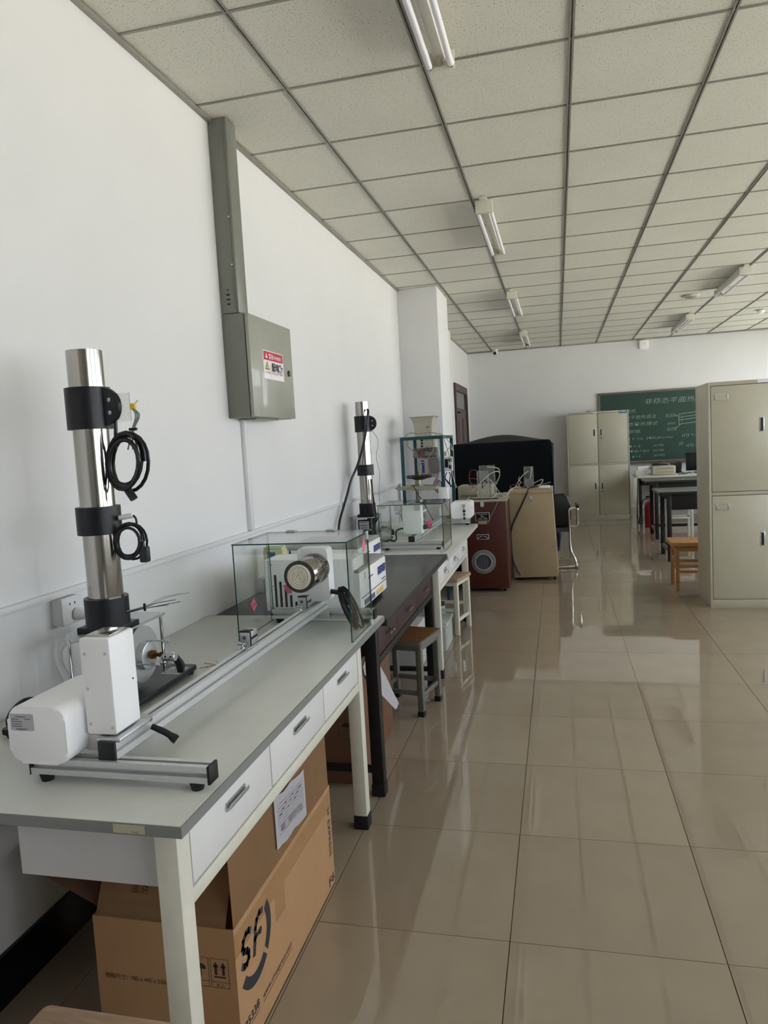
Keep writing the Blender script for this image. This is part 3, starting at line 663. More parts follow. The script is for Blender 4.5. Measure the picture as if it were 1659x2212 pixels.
# ------------------------------------------------------------------ glass hoods
def pane(t, x0, x1, y0, y1, z0, z1, name='pane'):
    """a glass sheet: clear faces, green edges"""
    bm = B(); box(bm, x0, x1, y0, y1, z0, z1); dims = (x1-x0, y1-y0, z1-z0); k = dims.index(min(dims))
    o = part(name, bm, [M['glass'], M['glass_edge']], t, smooth=False)
    for f in o.data.polygons: f.material_index = 0 if abs(f.normal[k]) > .5 else 1
    return o
h1 = thing('glass_hood', 'clear glass hood with pink stickers over ceramic heater at far end of near bench', 'glass cover', (-.98, 2.68, T1))
g0, g1, q0, q1, zt = -1.207, -.755, 2.512, 2.86, 1.15
pane(h1, g0, g0+.005, q0, q1, T1, zt-.006); rp = pane(h1, g1-.005, g1, q0, 2.81, T1, zt-.006); pane(h1, g0, g1, q0-.004, q1+.01, zt-.005, zt)
pane(h1, g0+.005, g1-.005, q1-.03, q1-.025, T1, zt-.006)
for x in (-1.10, -.925): part('clip', box(B(), x-.02, x+.02, q1-.012, q1+.022, zt, zt+.006, .001), M['clip'], h1)
part('clip', box(B(), g1-.002, g1+.006, 2.775, 2.80, zt-.03, zt+.002, .001), M['clip'], h1); part('clip', box(B(), g1-.002, g1+.006, 2.775, 2.80, T1, T1+.02, .001), M['clip'], h1)
s = part('sticker', flat(B(), ((-.030, .008), (-.004, -.028), (.030, -.008), (.004, .028)), (g0+.0055, 2.66, .885), Y_, Z_, .0005), M['pink'], h1)
text('易碎', (g0+.0062, 2.642, .878), Y_, Z_, .016, M['magenta'], s, width=.034)
s = part('sticker', flat(B(), ((-.024, 0), (0, -.034), (.024, 0), (0, .034)), (g1+.0004, 2.74, 1.105), Y_, Z_, .0005), M['pink'], h1)
# the two control units
def control_unit(label, x1, y0, y1, z0, ytall=None):
    t = thing('control_unit', label, 'instrument', (x1-.22, (y0+y1)/2, z0)); x0 = x1-.435; zb, zt = z0+.027, z0+.204
    body = B(); rbox(body, x0, x1, y0, y1, zb, zt-.014, .006, 'y', 3, .003); bd = part('case', body, M['white'], t)
    lid = part('lid', box(B(), x0+.004, x1-.003, y0+.004, y1-.002, zt-.014, zt, .003), M['grey_top2'], t)
    part('tray', box(B(), x0+.03, x1-.03, y0+.03, y1-.025, zt, zt+.0012), M['grey_top'], lid)
    if ytall: part('case', rbox(B(), x0-.001, x1-.02, y0-.003, ytall, zb, z0+.255, .02, 'z', 4, .003), M['white'], t)
    ys = y0-.004 if ytall else y0-.001
    for k, L in enumerate((.145, .115, .088, .055, .025)):
        part('vent_slot', rbox(B(), x0+.045+k*.023, x0+.055+k*.023, ys-.0006, ys+.002, z0+.045, z0+.045+L, .0045, 'y', 4), M['black'], bd)
    for x, z in ((.035, .235 if ytall else .17), (.038, .14)): screw(bd, (x0+x, ys, z0+z), (0, -1, 0), .004)
    for x in (x0+.03, x1-.04):
        for y in (y0+.05, y1-.05): foot(t, x, y, z0, zb, .032)
    sc = (y1-y0)/.48
    f = lambda y: y0+(y-2.97)*sc
    pn = part('display_panel', rbox(B(), x1, x1+.0012, f(3.287), f(3.437), z0+.123, z0+.161, .005, 'x'), M['navy'], t)
    bm = B()
    for y, z, w, h in ((3.305, .141, .005, .010), (3.352, .144, .006, .007), (3.405, .146, .005, .007), (3.31, .128, .006, .004), (3.355, .127, .016, .004), (3.41, .129, .008, .004)): flat(bm, rect(f(y), z0+z, f(y+w), z0+z+h), (x1+.0012, 0, 0), Y_, Z_)
    part('display_marks', bm, M['sticker'], pn)
    part('trim_line', box(B(), x1, x1+.0008, f(2.99), y1-.004, z0+.0755, z0+.079), M['ink'], t)
    part('badge', flat(B(), rect(f(3.35), z0+.089, f(3.43), z0+.095), (x1+.0003, 0, 0), Y_, Z_), M['print'], t)
    for k in range(7): part('terminal', box(B(), x1, x1+.003, f(3.03)+k*.027*sc, f(3.03)+(k*.027+.013)*sc, z0+.038, z0+.062, .001), M['navy'], t)
    for k in range(4): part('terminal', box(B(), x1, x1+.003, f(3.245)+k*.036*sc, f(3.245)+(k*.036+.018)*sc, z0+.038, z0+.062, .001), M['gold'], t)
    bm = B(); stroke_bm(bm, [[(0.0, .0), (.012, .01), (.024, 0)], [(.004, -.006), (.020, -.006)], [(.012, .01), (.012, -.016)], [(.004, -.012), (.012, -.018), (.02, -.012)]], .003, (x1, f(3.045), z0+.17), Y_, Z_)
    flat(bm, rect(f(3.11)-f(3.045), -.028, f(3.2)-f(3.045), -.022), (x1, f(3.045), z0+.17), Y_, Z_)
    part('front_marks', bm, M['print'], t)
    if ytall:
        pk = part('sticker', flat(B(), ((-.020, .016), (.004, .020), (.022, -.018), (-.002, -.024)), (x0+.105, ys-.0004, z0+.128), X_, Z_), M['pink'], bd)
    return t
control_unit('white control unit with blue display and yellow keys behind the glass hood', -.845, 2.97, 3.45, .758, 3.14)
control_unit('second white control unit with blue display, standing farther back by the wall', -1.045, 3.68, 4.17, .758)
c = thing('small_carton', 'small pale yellow and green carton with blue label by the wall', 'box', (-1.44, 3.49, .758))
part('card', box(B(), -1.49, -1.385, 3.46, 3.53, .758, .985, .001), M['yellow_card'], c)
part('card_top', box(B(), -1.488, -1.39, 3.462, 3.528, .985, 1.0, .001), M['green_card'], c)
part('blue_label', box(B(), -1.465, -1.425, 3.459, 3.46, .945, .975), M['blue_label'], c)
# ------------------------------------------------------------------ steel column stands
def column_stand(label, cx, cy_, z0, extra=0., full=True):
    t = thing('column_stand', label, 'lab apparatus', (cx, cy_, z0))
    zp = z0+.21                                            # underside of the upper plate
    x0, x1, y0, y1 = cx-.145, cx+.122, cy_-.30, cy_+.285
    bp = part('base_plate', rbox(B(), x0, x1, y0, y1, z0+.012, z0+.027, .015, 'z', 4, .002), M['black_metal'], t)
    for x in (x0+.02, x1-.02):
        for y in (y0+.02, y1-.02): foot(t, x, y, z0, z0+.012, .014)
    for x in (cx-.085, cx+.046):
        for y in (cy_-.075, cy_+.206): part('post', cyl(B(), (x, y, z0+.027), (x, y, zp), .0055, n=14), M['chrome'], t)
    tp = part('upper_plate', rbox(B(), cx-.098, cx+.055, cy_-.09, cy_+.227, zp, zp+.008, .008, 'z', 3), M['alu2'], t)
    for x, y in ((cx+.046, cy_+.206), (cx-.085, cy_-.075)): screw(tp, (x, y, zp+.008), (0, 0, 1), .005)
    part('flange', box(B(), cx-.068, cx+.062, cy_-.055, cy_+.062, zp+.008, zp+.026, .001), M['black_metal'], t)
    ztop = z0+1.03+extra
    tb = B(); ring(tb, (cx, cy_, zp+.026), (cx, cy_, ztop), .0495, .0465, 48); part('steel_tube', tb, M['steel'], t)
    def collar(za, zb):
        q = part('collar', ring(B(), (cx, cy_, za), (cx, cy_, zb), .0625, .05, 48), M['black_metal'], t)
        for h in (.22, .8): part('set_screw', cyl(B(), (cx+.02, cy_-.0595, za+(zb-za)*h), (cx+.021, cy_-.0625, za+(zb-za)*h), .003, n=10), M['black'], q)
    collar(zp+.026, zp+.108); collar(z0+.505+extra*.5, z0+.585+extra*.5); collar(z0+.807+extra, z0+.925+extra)
    zc = z0+.868+extra
    hd = part('pivot_disc', prism(B(), [(.052*math.cos(math.radians(a)), .055*math.sin(math.radians(a))) for a in range(-90, 91, 10)], (cx+.055, cy_-.018, zc), X_, Z_, (0, .018, 0), .002), M['black_metal'], t)
    for z in (-.018, .018): screw(hd, (cx+.078, cy_-.018, zc+z), (0, -1, 0), .006)
    if full:
        pl = part('acrylic_plate', box(B(), cx+.095, cx+.135, cy_-.004, cy_, zc-.045, zc+.035), M['acrylic'], t)
        part('plate_edge', box(B(), cx+.1345, cx+.1365, cy_-.0045, cy_+.0005, zc-.045, zc+.036), M['clip'], pl)
        part('sensor_plug', box(B(), cx+.138, cx+.155, cy_-.012, cy_+.0, zc-.012, zc+.004, .003), M['gold'], pl)
        part('sensor_pin', cyl(B(), (cx+.15, cy_-.006, zc+.0), (cx+.162, cy_-.006, zc+.012), .0012, n=6), M['chrome'], pl)
        for dx in (0, .006, .012): part('thin_lead', tube(B(), [(cx+.14, cy_-.006, zc-.008), (cx+.152+dx, cy_-.006, zc-.03), (cx+.135+dx*.5, cy_-.006, zc-.075), (cx+.118+dx*2.6, cy_-.006, zc-.125)], .0022, 6, 5), M['wire_g'], t)
        part('cable_tie', cyl(B(), (cx+.128, cy_-.006, zc-.068), (cx+.152, cy_-.006, zc-.068), .004, n=8), M['black'], t)
        part('corrugated_hose', tube(B(), [(cx+.085, cy_-.004, zc-.035), (cx+.083, cy_-.004, zc-.07), (cx+.078, cy_-.005, zc-.12)], .0055, 10, 5), M['cable'], t)
        cable_coil('hose_coil', t, (cx+.113, cy_-.012, z0+.708), .052, .073, 5, .0055, (1, 0, 0), (.10, 0, 1), .012)
        part('hose_plug', cyl(B(), (cx+.107, cy_-.012, z0+.635), (cx+.128, cy_-.012, z0+.602), .0115, n=16), M['black'], t)
        part('probe_handle', cyl(B(), (cx+.068, cy_, z0+.549), (cx+.112, cy_, z0+.555), .0075, n=16), M['white'], t)
        part('probe_lead', tube(B(), [(cx+.112, cy_, z0+.555), (cx+.12, cy_, z0+.545), (cx+.125, cy_-.004, z0+.522)], .003, 8, 5), M['cable'], t)
        cable_coil('lead_coil', t, (cx+.098, cy_-.008, z0+.480), .043, .047, 5, .0036, (1, 0, 0), (.08, 0, 1), .008)
        part('lead_plug', rbox(B(), cx+.134, cx+.158, cy_-.02, cy_-.002, z0+.42, z0+.465, .005, 'y', 3), M['black'], t)
        part('lead_plug', cyl(B(), (cx+.140, cy_-.01, z0+.465), (cx+.138, cy_-.01, z0+.485), .0075, n=12), M['black'], t)
    # turntable drum below the upper plate
    dc = Vector((cx+.03, cy_+.07, z0+.125)); xf = cx+.062
    dr = part('drum', lathe(B(), [(.04, -.05), (.083, -.045), (.083, 0)], (xf-.035, dc.y, dc.z), 40, (1, 0, 0)), M['black_metal'], t)
    part('drum_disc', lathe(B(), [(.086, -.024), (.0875, -.02), (.0875, -.012), (.080, -.012), (.080, -.008), (.085, -.006), (.085, 0)], (xf, dc.y, dc.z), 48, (1, 0, 0)), M['alu2'], t)
    part('hub', lathe(B(), [(.042, 0), (.042, .02), (.036, .022)], (xf, dc.y, dc.z-.006), 32, (1, 0, 0)), M['alu2'], t)
    part('brass_nut', lathe(B(), [(.008, 0), (.008, .006), (.015, .006), (.015, .016), (.007, .017), (.007, .036), (.010, .036), (.010, .042)], (xf+.022, dc.y, dc.z-.002), 6, (1, 0, 0)), M['brass'], t)
    part('spindle', cyl(B(), (xf+.06, dc.y, dc.z-.004), (xf+.078, dc.y, dc.z-.004), .005, n=12), M['chrome'], t)
    cl = part('coupling', lathe(B(), [(.013, 0), (.014, .002), (.014, .016), (.0125, .0165), (.0125, .018), (.014, .0185), (.014, .034), (.012, .036)], (xf+.074, dc.y-.006, dc.z-.006), 24, (1, .1, 0)), M['alu2'], t)
    for h in (.010, .027): part('set_screw', cyl(B(), (xf+.074+h, dc.y-.006-.0145, dc.z-.002), (xf+.074+h, dc.y-.006-.0125, dc.z-.002), .003, n=10), M['black'], cl)
    for y, z in ((.02, .035), (-.045, -.018), (.02, -.035)):
        part('guide_rod', cyl(B(), (xf, dc.y+y, dc.z+z), (xf+.07, dc.y+y, dc.z+z), .0025, n=10), M['chrome'], t)
        part('rod_end', lathe(B(), [(.006, 0), (.006, .008), (.004, .012)], (xf+.066, dc.y+y, dc.z+z), 12, (1, 0, 0)), M['alu2'], t)
        part('spider_arm', prism(B(), rect(0, -.004, math.hypot(y, z), .004), (xf+.068, dc.y, dc.z), Vector((0, y, z)).normalized(), Vector((0, -z, y)).normalized(), (.004, 0, 0)), M['alu2'], t)
    part('crank', prism(B(), ((0, .010), (.012, .012), (.034, -.014), (.040, -.026), (.036, -.05), (.018, -.05), (.018, -.024), (0, -.006)), (xf+.072, dc.y+.03, dc.z-.018), X_, Z_, (0, .014, 0), .002), M['black'], t)
    lb = part('paper_label', box(B(), x1-.075, x1-.012, y1-.11, y1-.035, z0+.027, z0+.0274), M['plate'], bp)
    bm = B()
    for k in range(5): flat(bm, rect(.008, .01+k*.009, .055, .012+k*.009), (x1-.075, y1-.11, z0+.0274), X_, Y_)
    flat(bm, rect(.02, .055, .05, .068), (x1-.075, y1-.11, z0+.0274), X_, Y_); part('printed_lines', bm, M['print'], lb)
    return t
st1 = column_stand('near tall steel column stand with black collars and two hanging black cable coils', -1.307, 1.862, .775)
for k, (dy, dz) in enumerate(((0, 0), (.03, .01), (-.03, -.006), (.06, .004), (.02, -.012))):
    part('thin_wire', tube(B(), [(-1.25, 1.86, 1.045+dz*.3), (-1.21, 1.90+dy*.3, 1.05+dz*.3), (-1.18, 1.93+dy, 1.058+dz), (-1.15, 1.98+dy*1.4, 1.056+dz)], .0011, 5, 4), M['wire_g'] if k % 2 else M['ink'], st1)
part('wire_tie', cyl(B(), (-1.204, 1.895, 1.042), (-1.204, 1.895, 1.064), .004, n=8), M['black'], st1)
part('base_cable', tube(B(), [(-1.37, 1.63, .86), (-1.395, 1.60, .868), (-1.42, 1.58, .845), (-1.425, 1.57, .815), (-1.395, 1.58, .80), (-1.36, 1.60, .808), (-1.33, 1.63, .815)], .009, 10, 5), M['cable'], st1)
part('base_connector', box(B(), -1.39, -1.34, 1.60, 1.66, .802, .845, .006), M['black'], st1)
st2 = column_stand('farther steel column stand with long black cable hanging from its top', -1.412, 5.30, .742, .045, False)
lab2 = part('motor_box', rbox(B(), -1.46, -1.36, 5.17, 5.225, .77, .945, .01, 'z', 3), M['black'], st2)
lp2 = part('label_plate', box(B(), -1.447, -1.375, 5.169, 5.17, .865, .935), M['plate'], st2)
bm = B()
for z in (.058, .040, .034, .022, .014): flat(bm, rect(.008, z, .06, z+.004), (-1.447, 5.169, .865), X_, Z_)
part('printed_lines', bm, M['print'], lp2)
part('hanging_cable', tube(B(), [(-1.36, 5.26, 1.755), (-1.345, 5.22, 1.74), (-1.352, 5.20, 1.66), (-1.385, 5.20, 1.52), (-1.44, 5.20, 1.36), (-1.485, 5.16, 1.25), (-1.505, 5.1, 1.15), (-1.515, 5.0, 1.05), (-1.52, 4.9, .95), (-1.52, 4.85, .80)], .009, 8, 6), M['cable'], st2)
part('thin_lead', tube(B(), [(-1.335, 5.27, 1.60), (-1.29, 5.25, 1.52), (-1.31, 5.25, 1.4), (-1.29, 5.25, 1.28), (-1.305, 5.25, 1.15), (-1.30, 5.25, 1.0)], .0016, 6, 6), M['print'], st2)
part('side_cable', tube(B(), [(-1.36, 5.25, 1.24), (-1.345, 5.23, 1.10), (-1.325, 5.2, .98), (-1.335, 5.19, .9), (-1.36, 5.17, .80)], .006, 8, 5), M['cable'], st2)
part('side_cable', tube(B(), [(-1.30, 5.24, .98), (-1.325, 5.2, .93), (-1.35, 5.17, .86), (-1.355, 5.16, .78)], .005, 8, 5), M['cable'], st2)
# ------------------------------------------------------------------ second rail rig with its hood on the far bench
T3 = .742
r2 = thing('rail_apparatus', 'second aluminium rail rig inside and beyond the glass hood on far bench', 'lab apparatus', (-1.0, 5.7, T3))
zc, zr = T3+.037, T3+.075
for y in (5.0, 6.42):
    cb = part('cross_bar', prism(B(), profile(.02), (-1.235, y, zc), Y_, Z_, (.43, 0, 0) if y < 6 else (.46, 0, 0)), M['alu'], r2, smooth=False)
    x1 = -.805 if y < 6 else -.775
    for x0, xx in ((-1.239, -1.235), (x1, x1+.005)): part('end_cap', box(B(), x0, xx, y-.0205, y+.0205, zc-.0205, zc+.0205, .002), M['black'], cb)
    for x in (-1.205, x1-.03): foot(r2, x, y, T3, zc-.02)
rl = part('rail', prism(B(), profile(.0205), (-1.022, 4.992, zr), X_, Z_, (.015, 1.45, 0)), M['alu'], r2, smooth=False)
part('end_cap', box(B(), -1.045, -1.0, 4.984, 4.992, zr-.022, zr+.022, .0015), M['black'], rl)
hh = part('heater_housing', rbox(B(), -1.091, -.956, 5.045, 5.125, T3+.103, T3+.32, .008, 'y', 4, .004), M['white'], r2)
for x, z in ((-1.08, .115), (-.967, .115)): screw(hh, (x, 5.045, T3+z), (0, -1, 0), .004)
part('heater_drum', lathe(B(), [(.06, 0), (.06, .10), (.055, .104)], (-1.02, 5.125, T3+.225), 32, (0, 1, 0)), M['steel'], r2)
part('power_cable', tube(B(), [(-1.09, 5.06, .888), (-1.115, 5.055, .886), (-1.14, 5.05, .875), (-1.145, 5.04, .85), (-1.14, 5.03, .82), (-1.155, 5.02, .805), (-1.19, 5.02, .812), (-1.22, 5.04, .80), (-1.26, 5.06, .79)], .006, 8, 6), M['cable'], r2)
part('connector', box(B(), -.955, -.925, 5.09, 5.115, .875, .905, .003), M['black'], r2)
part('thumb_lever', cyl(B(), (-.952, 5.10, 1.0), (-.925, 5.11, 1.015), .006, n=10), M['white'], r2)
pk = part('pink_tag', prism(B(), ((0, 0), (.012, -.028), (.034, -.034), (.052, -.018), (.048, .02), (.03, .042), (.008, .03)), (-.945, 5.12, .905), X_, Z_, (0, .004, 0)), M['pink'], r2)
bm = B()
for x, z in ((.012, .012), (.03, .02), (.036, -.004), (.018, -.012), (.03, -.022), (.012, .0)): flat(bm, rect(x, z, x+.008, z+.008), (-.945, 5.12, .905), X_, Z_)
part('printed_lines', bm, M['magenta'], pk)
part('thin_lead', tube(B(), [(-.955, 5.06, .84), (-.965, 5.04, .82), (-.985, 5.02, .81), (-1.0, 5.02, .803)], .0015, 6, 4), M['ink'], r2)
mh = part('motor_housing', rbox(B(), -.942, -.758, 6.385, 6.60, T3+.06, T3+.208, .022, 'y', 5, .004), M['white'], r2)
fpl = part('connector_plate', rbox(B(), -.940, -.778, 6.381, 6.387, T3+.061, T3+.206, .014, 'y', 4, .001), M['white'], mh)
for x, z in ((-.93, .195), (-.80, .195), (-.93, .073), (-.80, .073), (-.895, .136), (-.862, .136)): screw(fpl, (x, 6.381, T3+z), (0, -1, 0), .004)
for z, rr in ((.178, .013), (.128, .012), (.098, .009), (.062, .010)): part('connector', lathe(B(), [(rr, 0), (rr, .012), (rr*.6, .013)], (-.822, 6.381, T3+z), 16, (0, -1, 0)), M['alu2'] if z > .17 else M['black'], fpl)
part('connector_cap', tube(B(), [(-.822, 6.37, T3+.17), (-.822, 6.364, T3+.15), (-.822, 6.37, T3+.09), (-.822, 6.366, T3+.07)], .003, 8, 4), M['black'], fpl)
text('DRX', (-.7578, 6.40, T3+.15), Y_, Z_, .018, M['ink'], mh, width=.05)
part('lock_lever', box(B(), -.86, -.83, 6.375, 6.384, T3+.03, T3+.06, .002), M['alu2'], r2)
uh = part('upright_housing', rbox(B(), -1.03, -.948, 6.29, 6.38, T3+.103, T3+.348, .006, 'y', 3, .003), M['white'], r2)
for x, z in ((-1.018, .31), (-.972, .315)): screw(uh, (x, 6.29, T3+z), (0, -1, 0))
h2 = thing('glass_hood', 'square glass hood with frosted clips on the far bench', 'glass cover', (-1.0, 5.05, T3))
g0, g1, q0, q1, zt = -1.222, -.772, 4.85, 5.22, 1.077
pane(h2, g0, g0+.005, q0, q1, T3, zt-.006); pane(h2, g1-.005, g1, q0, q1, T3, zt-.006); pane(h2, g0+.005, g1-.005, q0+.02, q0+.025, T3+.09, zt-.006); pane(h2, g0-.006, g1+.002, q0-.004, q1+.01, zt-.005, zt)
for x0, x1, z0, z1 in ((-1.107, -1.064, zt-.045, zt+.004), (-.97, -.928, zt-.045, zt+.004), (-1.215, -1.165, zt-.026, zt-.006), (-.84, -.785, zt-.028, zt-.006)): part('clip', box(B(), x0, x1, q0+.008, q0+.012, z0, z1, .001), M['clip'], h2)
for x in (g0-.002, g1-.03): part('clip', box(B(), x, x+.03, q0-.004, q0+.006, T3, T3+.02, .001), M['clip'], h2)
# ------------------------------------------------------------------ cartons under the benches
def TX(par, x, s, y, z, h, m, w=None, u=Y_, v=Z_, bold=0., align='LEFT'): return text(s, (x, y, z), u, v, h, m, par, width=w, bold=bold, align=align)
cb = thing('shipping_carton', 'open brown shipping carton with black logo under the near bench', 'carton', (-.99, 1.88, 0))
x0, x1, y0, y1, zt, k = -1.18, -.795, 1.505, 2.262, .352, .004
bm = B(); box(bm, x0, x1, y0, y0+k, 0, zt); box(bm, x0, x1, y1-k, y1, 0, zt); box(bm, x0, x0+k, y0+k, y1-k, 0, zt); box(bm, x1-k, x1, y0+k, y1-k, 0, zt); box(bm, x0, x1, y0, y1, 0, .004)
bx = part('carton_body', bm, M['carton'], cb)
fr = part('flap', sheet(B(), [[(x1-.002-.0015*i/3, y0+.005+(y1-y0-.01)*j/6, zt+.185*i/3+(.006*math.sin(j*1.3) if i == 3 else 0)) for j in range(7)] for i in range(4)], .004), M['carton'], cb)
fn = part('flap', sheet(B(), [[(x0+.008+(x1-x0-.03)*j/5, y0+.003+.075*i/3, zt+.150*i/3) for j in range(6)] for i in range(4)], .004), M['carton'], cb)
fl = part('flap', sheet(B(), [[(x0+.002-.165*i/3, y0+.02+(y1-y0-.04)*j/5, zt+.012+.075*i/3) for j in range(6)] for i in range(4)], .004), M['carton_in'], cb)
fb = part('flap', sheet(B(), [[(x0+.008+(x1-x0-.03)*j/5, y1-.003-.02*i/3, zt+.165*i/3) for j in range(6)] for i in range(4)], .004), M['carton'], cb)
# printing on the long right face
o = (x1, 1.50, 0)
def arc(cx, cz, r, a0, a1, n=14): return [(cx+r*math.cos(math.radians(a0+(a1-a0)*i/n)), cz+r*math.sin(math.radians(a0+(a1-a0)*i/n))) for i in range(n+1)]
def taper(poly_in, poly_out): return list(poly_out)+list(poly_in)[::-1]
bm = B(); cx, cz, R = .116, .248, .098                     # round emblem: two open arcs, the letters S and F, a dot
flat(bm, taper(arc(cx, cz, R-.020, 32, -44), arc(cx+.005, cz, R+.003, 35, -48)), o, Y_, Z_); flat(bm, taper(arc(cx, cz, R-.020, -54, -142), arc(cx, cz-.005, R+.005, -50, -146)), o, Y_, Z_)
sS = [(.094, .292), (.084, .299), (.068, .300), (.052, .291), (.045, .277), (.052, .264), (.068, .256), (.078, .245), (.076, .232), (.064, .224), (.050, .226), (.038, .234)]
sF = [(.170, .296), (.152, .300), (.134, .292), (.124, .276), (.118, .250), (.108, .216)]
stroke_bm(bm, [sS], .017, o, Y_, Z_); stroke_bm(bm, [sF], .017, o, Y_, Z_); stroke_bm(bm, [[(.118, .252), (.142, .254)]], .013, o, Y_, Z_)
flat(bm, arc(.152, .252, .010, 0, 330, 11), o, Y_, Z_)
part('printed_logo', bm, M['ink'], bx)
TX(bx, x1, 'www.sf-express.com', 1.64, .068, .024, M['ink'], .21); TX(bx, x1, '95338', 1.528, .072, .03, M['ink'], .088, bold=.02)
bm = B(); flat(bm, arc(0, .083, .010, 0, 340, 14), (x1, 1.5175, 0), Y_, Z_)
for z, a, b in ((.058, .14, .35), (.062, .02, .12)): flat(bm, rect(a, z, b, z+.002), o, Y_, Z_)
part('printed_lines', bm, M['ink'], bx)
TX(bx, x1, 'SF EXPRESS', 2.222, .285, .035, M['ink'], .17, u=-Z_, v=Y_); TX(bx, x1, 'F6', 2.198, .018, .045, M['ink'], .055, bold=.01)
bm = B(); flat(bm, rect(0, .275, .757, .335), (x1, y0, 0), Y_, Z_, .0004); flat(bm, rect(.25, .20, .32, .335), (x1, y0, 0), Y_, Z_, .0005); part('packing_tape', bm, M['tape'], bx)
# printing on the end face (the two square codes are left off)
z_ = Vector((0, -1, 0))
text('规格尺寸：785 x 490 x 530mm', (x0+.022, y0, .19), X_, Z_, .016, M['ink_brown'], bx, width=.19)
for i, (xa, xb) in enumerate(((.272, .312), (.318, .365))):
    bm = B(); o2 = (x0, y0, 0)
    stroke_bm(bm, [[(xa, .20), (xb, .20), (xb, .275), (xa, .275), (xa, .20)], [(xa, .215), (xb, .215)]], .0012, o2, X_, Z_)
    if i:
        for c in (-.010, .010):
            m_ = (xa+xb)/2+c; flat(bm, rect(m_-.0035, .233, m_+.0035, .256), o2, X_, Z_); flat(bm, ((m_-.008, .253), (m_+.008, .253), (m_, .267)), o2, X_, Z_)
        flat(bm, rect(xa+.008, .226, xb-.008, .230), o2, X_, Z_)
    else:
        m_ = (xa+xb)/2; flat(bm, arc(m_, .245, .014, 0, 180, 8), o2, X_, Z_); flat(bm, rect(m_-.001, .226, m_+.001, .246), o2, X_, Z_)
    part('printed_pictogram', bm, M['ink_brown'], bx)
text('向上', (x0+.330, y0, .203), X_, Z_, .010, M['ink_brown'], bx, width=.02)
fu = Vector((0, .075, .150)).normalized(); fp0 = Vector((x0+.118, y0+.003, zt))+fu*.06
text('网购开箱', fp0-Vector((0, .0045, 0)), fu, -X_, .020, M['ink_brown'], fn, width=.1); text('立即验货', fp0+Vector((.026, -.0045, 0)), fu, -X_, .020, M['ink_brown'], fn, width=.1)
# delivery note taped to the standing flap
pn = thing('delivery_note', 'white printed form taped on the brown carton below bench drawers', 'paper', (-.793, 1.9, .45))
P0 = lambda a, b: Vector((-.7915-.001*max(0, (b-.02)/.14)+.002*math.sin(a*30), 1.79+a, .39+b))
bm = sheet(B(), [[P0(.235*j/7, .145*i/5-.022*(j/7)+(.003*math.sin(j*2) if i in (0, 5) else 0)) for j in range(8)] for i in range(6)], .0006)
sh = part('sheet', bm, M['paper'], pn)
bm = B(); n = Vector((1, 0, .07)).normalized()
def seg(a0, b0, a1, b1, w):
    p, q = P0(a0, b0-.022*a0/.235), P0(a1, b1-.022*a1/.235); d = (q-p).normalized(); s = n.cross(d)*w/2; off = Vector((.0024, 0, 0)); bm.faces.new([bm.verts.new(v+off) for v in (p-s, q-s, q+s, p+s)])
for b in (.035, .06, .07, .08, .09, .10, .11, .12): seg(.02, b, .215, b, .0008)
for a in (.02, .075, .215): seg(a, .035, a, .12, .0008)
for k in range(9): seg(.03+.02*k, .085+.01*(k % 3)+.004, .042+.02*k, .085+.01*(k % 3)+.004, .003)
for k in range(3): seg(.03, .044+.006*k, .062, .044+.006*k, .002)
part('printed_form', bm, M['print'], sh)
text('精密仪器', P0(.09, .042-.010)+Vector((.0026, 0, 0)), Vector((0, 1, -.09)), Z_, .021, M['print'], sh, width=.11)
c2 = thing('shipping_carton', 'large dark brown carton on floor under the maroon drawer bench', 'carton', (-1.13, 3.3, 0))
bx2 = part('carton_body', box(B(), -1.40, -.893, 2.975, 3.62, 0, .535, .003), M['carton2'], c2)
part('packing_tape', box(B(), -1.18, -1.12, 2.9745, 3.6205, .2, .536), M['tape'], c2)
bm = B(); o2 = (-.985, 2.975, 0)
stroke_bm(bm, [[(0, .21), (.075, .21), (.075, .295), (0, .295), (0, .21)], [(0, .225), (.075, .225)]], .0014, o2, X_, Z_); flat(bm, arc(.0375, .262, .02, 0, 180, 8), o2, X_, Z_); flat(bm, rect(.0365, .235, .0385, .263), o2, X_, Z_)
part('printed_pictogram', bm, M['ink_brown'], bx2)
pp = thing('loose_paper', 'torn white paper sheet curling down off carton beside black bench leg', 'paper', (-.87, 3.2, .3))
L = [((-.888, 3.09, .500), (-.888, 3.17, .522), (-.886, 3.27, .520)), ((-.885, 3.10, .46), (-.882, 3.20, .455), (-.868, 3.31, .44)), ((-.872, 3.17, .40), (-.862, 3.26, .38), (-.846, 3.35, .365)), ((-.852, 3.26, .31), (-.842, 3.32, .295), (-.828, 3.385, .285)), ((-.832, 3.34, .235), (-.824, 3.375, .222), (-.815, 3.41, .235)), ((-.822, 3.385, .195), (-.816, 3.40, .192), (-.810, 3.425, .21))]
part('sheet', sheet(B(), [smooth_path(r, 4) for r in L], .0006), M['paper'], pp)
wc = thing('white_carton', 'white printed carton on floor behind the brown topped stool', 'carton', (-1.15, 4.35, 0))
part('carton_body', box(B(), -1.36, -.93, 4.5, 4.84, .0, .30, .003), M['apron_g'], wc)
bm = B()
for z, a, b in ((.265, .12, .30), (.255, .14, .34), (.20, .05, .35), (.195, .05, .35), (.16, .10, .22), (.15, .10, .30), (.05, .08, .4)): flat(bm, rect(a, z, b, z+(.009 if z in (.265, .2, .05) else .003)), (-1.36, 4.5, 0), X_, Z_)
part('printed_lines', bm, M['print'], wc)
bn = thing('plastic_bin', 'cloudy clear plastic storage bin with lid under the far bench', 'storage box', (-.94, 5.17, 0))
bm = B(); a, b, c_, d_ = -1.07, -.80, 5.02, 5.33
